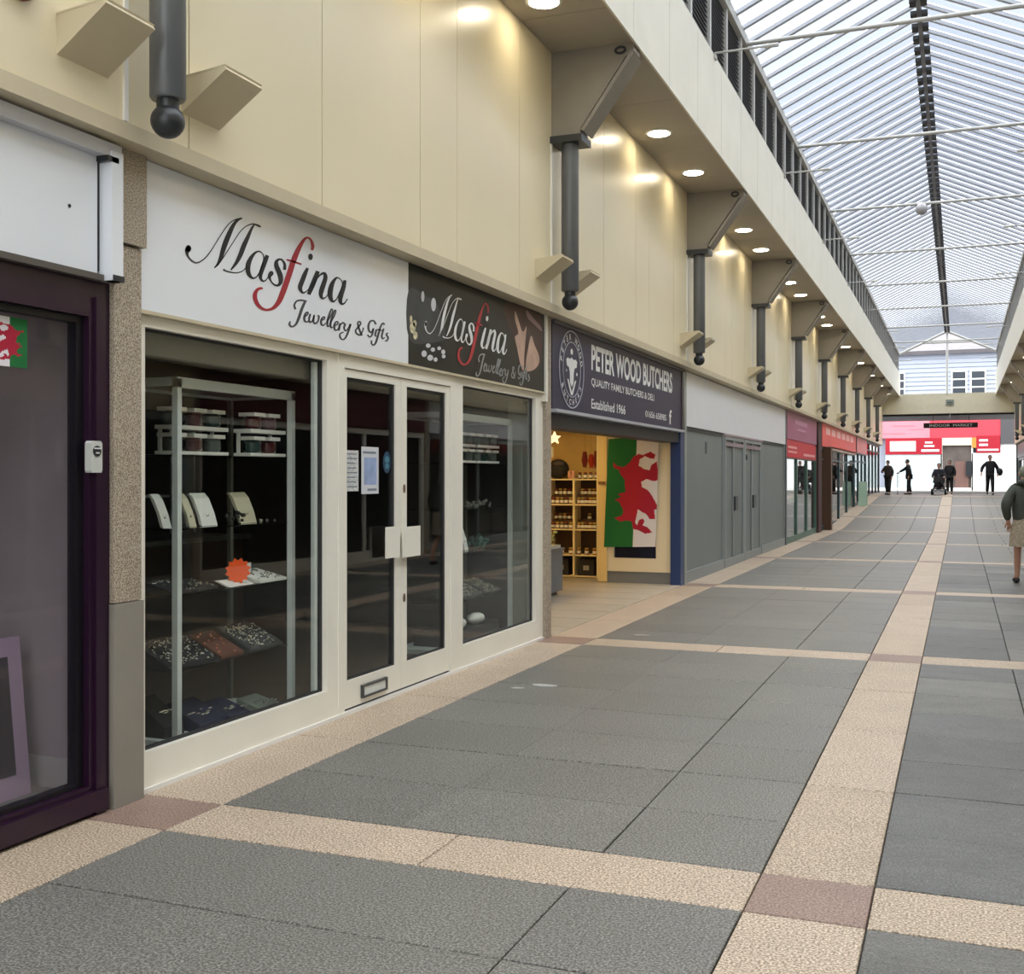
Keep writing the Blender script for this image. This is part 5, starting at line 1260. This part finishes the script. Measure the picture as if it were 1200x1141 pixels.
    if skirt:
        mb = MB()
        prof = [(.165, .98), (.20, .86), (.225, .70), (.235, .56)]
        n = 22
        for r, z in prof:
            for k in range(n):
                t_ = 2 * math.pi * k / n; rr = r * (1 + .03 * math.sin(6 * t_)); mb.v.append((rr * math.cos(t_), rr * .82 * math.sin(t_), z))
        for j in range(3):
            for k in range(n): mb.f.append((j * n + k, j * n + (k + 1) % n, (j + 1) * n + (k + 1) % n, (j + 1) * n + k)); mb.mi.append(0)
        part('skirt', mb, M('skirt_check', skirt, .85, var=.35, scale=28), P, True)
    for k in 'LR':
        g = legs[k]; an, toe = g[2], g[3]
        mb = MB(); mb.ball((an[0], an[1] + .07, .045 + an[2] - .09), (.048, .135, .045), 14, 8)
        for v in range(len(mb.v)):
            x, y, z = mb.v[v]; mb.v[v] = (x, y, max(z, an[2] - .09 + .002))
        part('shoe', mb, M('shoe_%d' % shoe_c[0], shoe_c, .5), P, True)
    hx, hy, hz = hd[1]
    mb = MB(); mb.ball((hx, hy - .014, hz + .015), (.084, .108, .102), 18, 12)
    keep = [i for i, f in enumerate(mb.f) if not (sum(mb.v[v][1] for v in f) / len(f) > hy + .045 and sum(mb.v[v][2] for v in f) / len(f) < hz + .055) and sum(mb.v[v][2] for v in f) / len(f) > hz - .075]
    mb.f = [mb.f[i] for i in keep]; mb.mi = [0] * len(keep)
    part('hair', mb, hm, P, True)
    for s in (-1, 1):
        part('eye', MB().ball((hx + s * .03, hy + .088, hz - .005), .009, 8, 6), ink_black, P, True)
        part('ear', MB().ball((hx + s * .078, hy + .01, hz - .015), (.012, .02, .03), 8, 6), skin_m, P, True)
    part('nose', MB().ball((hx, hy + .102, hz - .03), (.012, .018, .022), 8, 6), skin_m, P, True)
    part('mouth', MB().ball((hx, hy + .09, hz - .068), (.022, .008, .005), 8, 5), M('lips', (150, 84, 78), .5), P, True)
    if hood:
        mb = MB(); mb.ball(T(0, -.05, 1.50), (.13, .09, .06), 14, 8); part('hood', mb, cm, P, True)
    return P
stand = dict(knL=(-.10, .03, .50), anL=(-.11, .06, .09), knR=(.10, .01, .50), anR=(.11, -.08, .09))
walk = dict(knL=(-.09, .14, .52), anL=(-.09, .18, .09), knR=(.09, -.04, .50), anR=(.09, -.24, .11))
# by the picture's right edge
person((.86, 17.4, 0), math.radians(8), 'person in dark green grey jacket and patterned skirt beside the pale strip', (62, 66, 58), (170, 150, 130), (120, 122, 108),
       dict(walk, elL=(-.30, -.10, 1.16), wrL=(-.24, .02, .92), elR=(.27, -.02, 1.14), wrR=(.26, .08, .91), lean=.05), .95, skirt=(150, 138, 120), hood=True, bare_legs=True)
# far end of the arcade
FYp = 52.0
dk = (24, 25, 30)
person((-2.86, FYp - 1, fz(51)), math.radians(150), 'person in brown and black clothes standing by the black shopfront', (58, 48, 46), (20, 20, 24), (40, 32, 28), dict(stand, elR=(.27, .12, 1.15), wrR=(.12, .28, 1.16)), .84)
pc = person((-2.05, FYp, .75), math.radians(90), 'person in black leaning on a walking stick held out in front', dk, (22, 22, 26), (30, 28, 28), dict(stand, elR=(.20, .22, 1.24), wrR=(.15, .46, 1.12), elL=(-.22, -.05, 1.12), wrL=(-.2, .02, .9), lean=.10), .87)
cx_, cy_ = -2.05 - .55 * .87, FYp + .15 * .87
t = thing('walking_stick', 'thin walking stick held out by the person in black', 'walking stick', (cx_, cy_, .75))
part('shaft', MB().tube([(cx_, cy_, .75), (cx_ - .0, cy_, 1.66)], .014, 8), M('stick', (60, 60, 66), .4), t, True)
part('grip', MB().tube([(cx_ - .05, cy_, 1.665), (cx_ + .07, cy_, 1.67)], .018, 8), steel_dark, t, True)
part('ferrule', MB().lathe((cx_, cy_, .75), [(.02, 0), (.018, .04)], 8), ink_black, t)
person((1.18, FYp, .75), math.radians(185), 'person in a black coat walking with a dark bag on the arm', dk, (20, 20, 24), (60, 40, 36), dict(walk, elL=(-.32, -.06, 1.14), wrL=(-.30, .06, .93), elR=(.33, .02, 1.16), wrR=(.36, .12, .96)), .97)
t = thing('shoulder_bag', 'dark bag carried by the person in the black coat', 'bag', (1.58, FYp + .02, 1.55))
part('bag', MB().ball((1.56, FYp, 1.72), (.12, .14, .17), 14, 10), M('bag_dark', (28, 32, 36), .7), t, True)
part('strap', MB().tube([(1.52, FYp, 1.86), (1.45, FYp - .02, 2.0), (1.38, FYp - .02, 2.08)], .014, 6), M('bag_dark', (28, 32, 36), .7), t, True)
person((-.42, FYp + 1.4, .75), math.radians(170), 'person in black standing behind the mobility scooter', dk, (24, 24, 28), (36, 30, 30), dict(stand), .86)
# mobility scooter with its rider
SXc, SYc, SZ = -.84, FYp - .2, .75
sc = thing('mobility_scooter', 'dark mobility scooter with a seated rider at the far end', 'mobility scooter', (SXc, SYc, SZ))
rub = M('tyre', (18, 18, 20), .8); scm = M('scooter_shell', (34, 34, 44), .35, coat=.4)
part('deck', MB().hexa([(SXc - .26, SYc - .55, SZ + .14), (SXc + .26, SYc - .55, SZ + .14), (SXc + .26, SYc + .5, SZ + .14), (SXc - .26, SYc + .5, SZ + .14)], [(SXc - .24, SYc - .5, SZ + .22), (SXc + .24, SYc - .5, SZ + .22), (SXc + .24, SYc + .45, SZ + .22), (SXc - .24, SYc + .45, SZ + .22)]), scm, sc)
part('rear_shell', MB().hexa([(SXc - .27, SYc + .05, SZ + .2), (SXc + .27, SYc + .05, SZ + .2), (SXc + .27, SYc + .55, SZ + .2), (SXc - .27, SYc + .55, SZ + .2)], [(SXc - .2, SYc + .12, SZ + .44), (SXc + .2, SYc + .12, SZ + .44), (SXc + .2, SYc + .5, SZ + .44), (SXc - .2, SYc + .5, SZ + .44)]), scm, sc)
for sx in (-1, 1):
    for dy in (-.42, .38):
        wh = part('wheel', MB().tube([(SXc + sx * .22, SYc + dy, SZ + .13), (SXc + sx * .31, SYc + dy, SZ + .13)], .13, 18), rub, sc, True)
        part('hub', MB().tube([(SXc + sx * .312, SYc + dy, SZ + .13), (SXc + sx * .318, SYc + dy, SZ + .13)], .06, 12), alu, wh, True)
    part('headlamp', MB().ball((SXc + sx * .13, SYc - .56, SZ + .22), (.05, .03, .03), 10, 7), card_white, sc, True)
    part('armrest', MB().box(SXc + sx * .27 - .03, SYc + .05, SZ + .78, SXc + sx * .27 + .03, SYc + .42, SZ + .83), rub, sc)
part('seat', MB().box(SXc - .24, SYc + .02, SZ + .5, SXc + .24, SYc + .48, SZ + .6), M('seat_black', (26, 26, 30), .6), sc)
part('seat_post', MB().lathe((SXc, SYc + .25, SZ), [(.05, .42), (.05, .5)], 10), steel_dark, sc)
part('backrest', MB().box(SXc - .23, SYc + .46, SZ + .6, SXc + .23, SYc + .55, SZ + 1.08), M('seat_black', (26, 26, 30), .6), sc)
part('tiller', MB().tube([(SXc, SYc - .42, SZ + .2), (SXc, SYc - .28, SZ + .85)], .04, 10), scm, sc, True)
part('handlebar', MB().tube([(SXc - .26, SYc - .2, SZ + .86), (SXc, SYc - .28, SZ + .86), (SXc + .26, SYc - .2, SZ + .86)], .018, 8), rub, sc, True)
part('basket', MB().box(SXc - .18, SYc - .66, SZ + .55, SXc + .18, SYc - .42, SZ + .78), M('basket', (40, 40, 44), .6), sc)
person((SXc, SYc + .22, SZ), math.radians(180), 'rider in dark clothes seated on the mobility scooter', (30, 30, 42), (24, 24, 30), (70, 66, 64),
       dict(drop=.28, knL=(-.13, .38, .58), anL=(-.13, .45, .31), knR=(.13, .38, .58), anR=(.13, .45, .31), elL=(-.27, .12, 1.12), wrL=(-.22, .38, 1.10), elR=(.27, .12, 1.12), wrR=(.22, .38, 1.10)), .92)
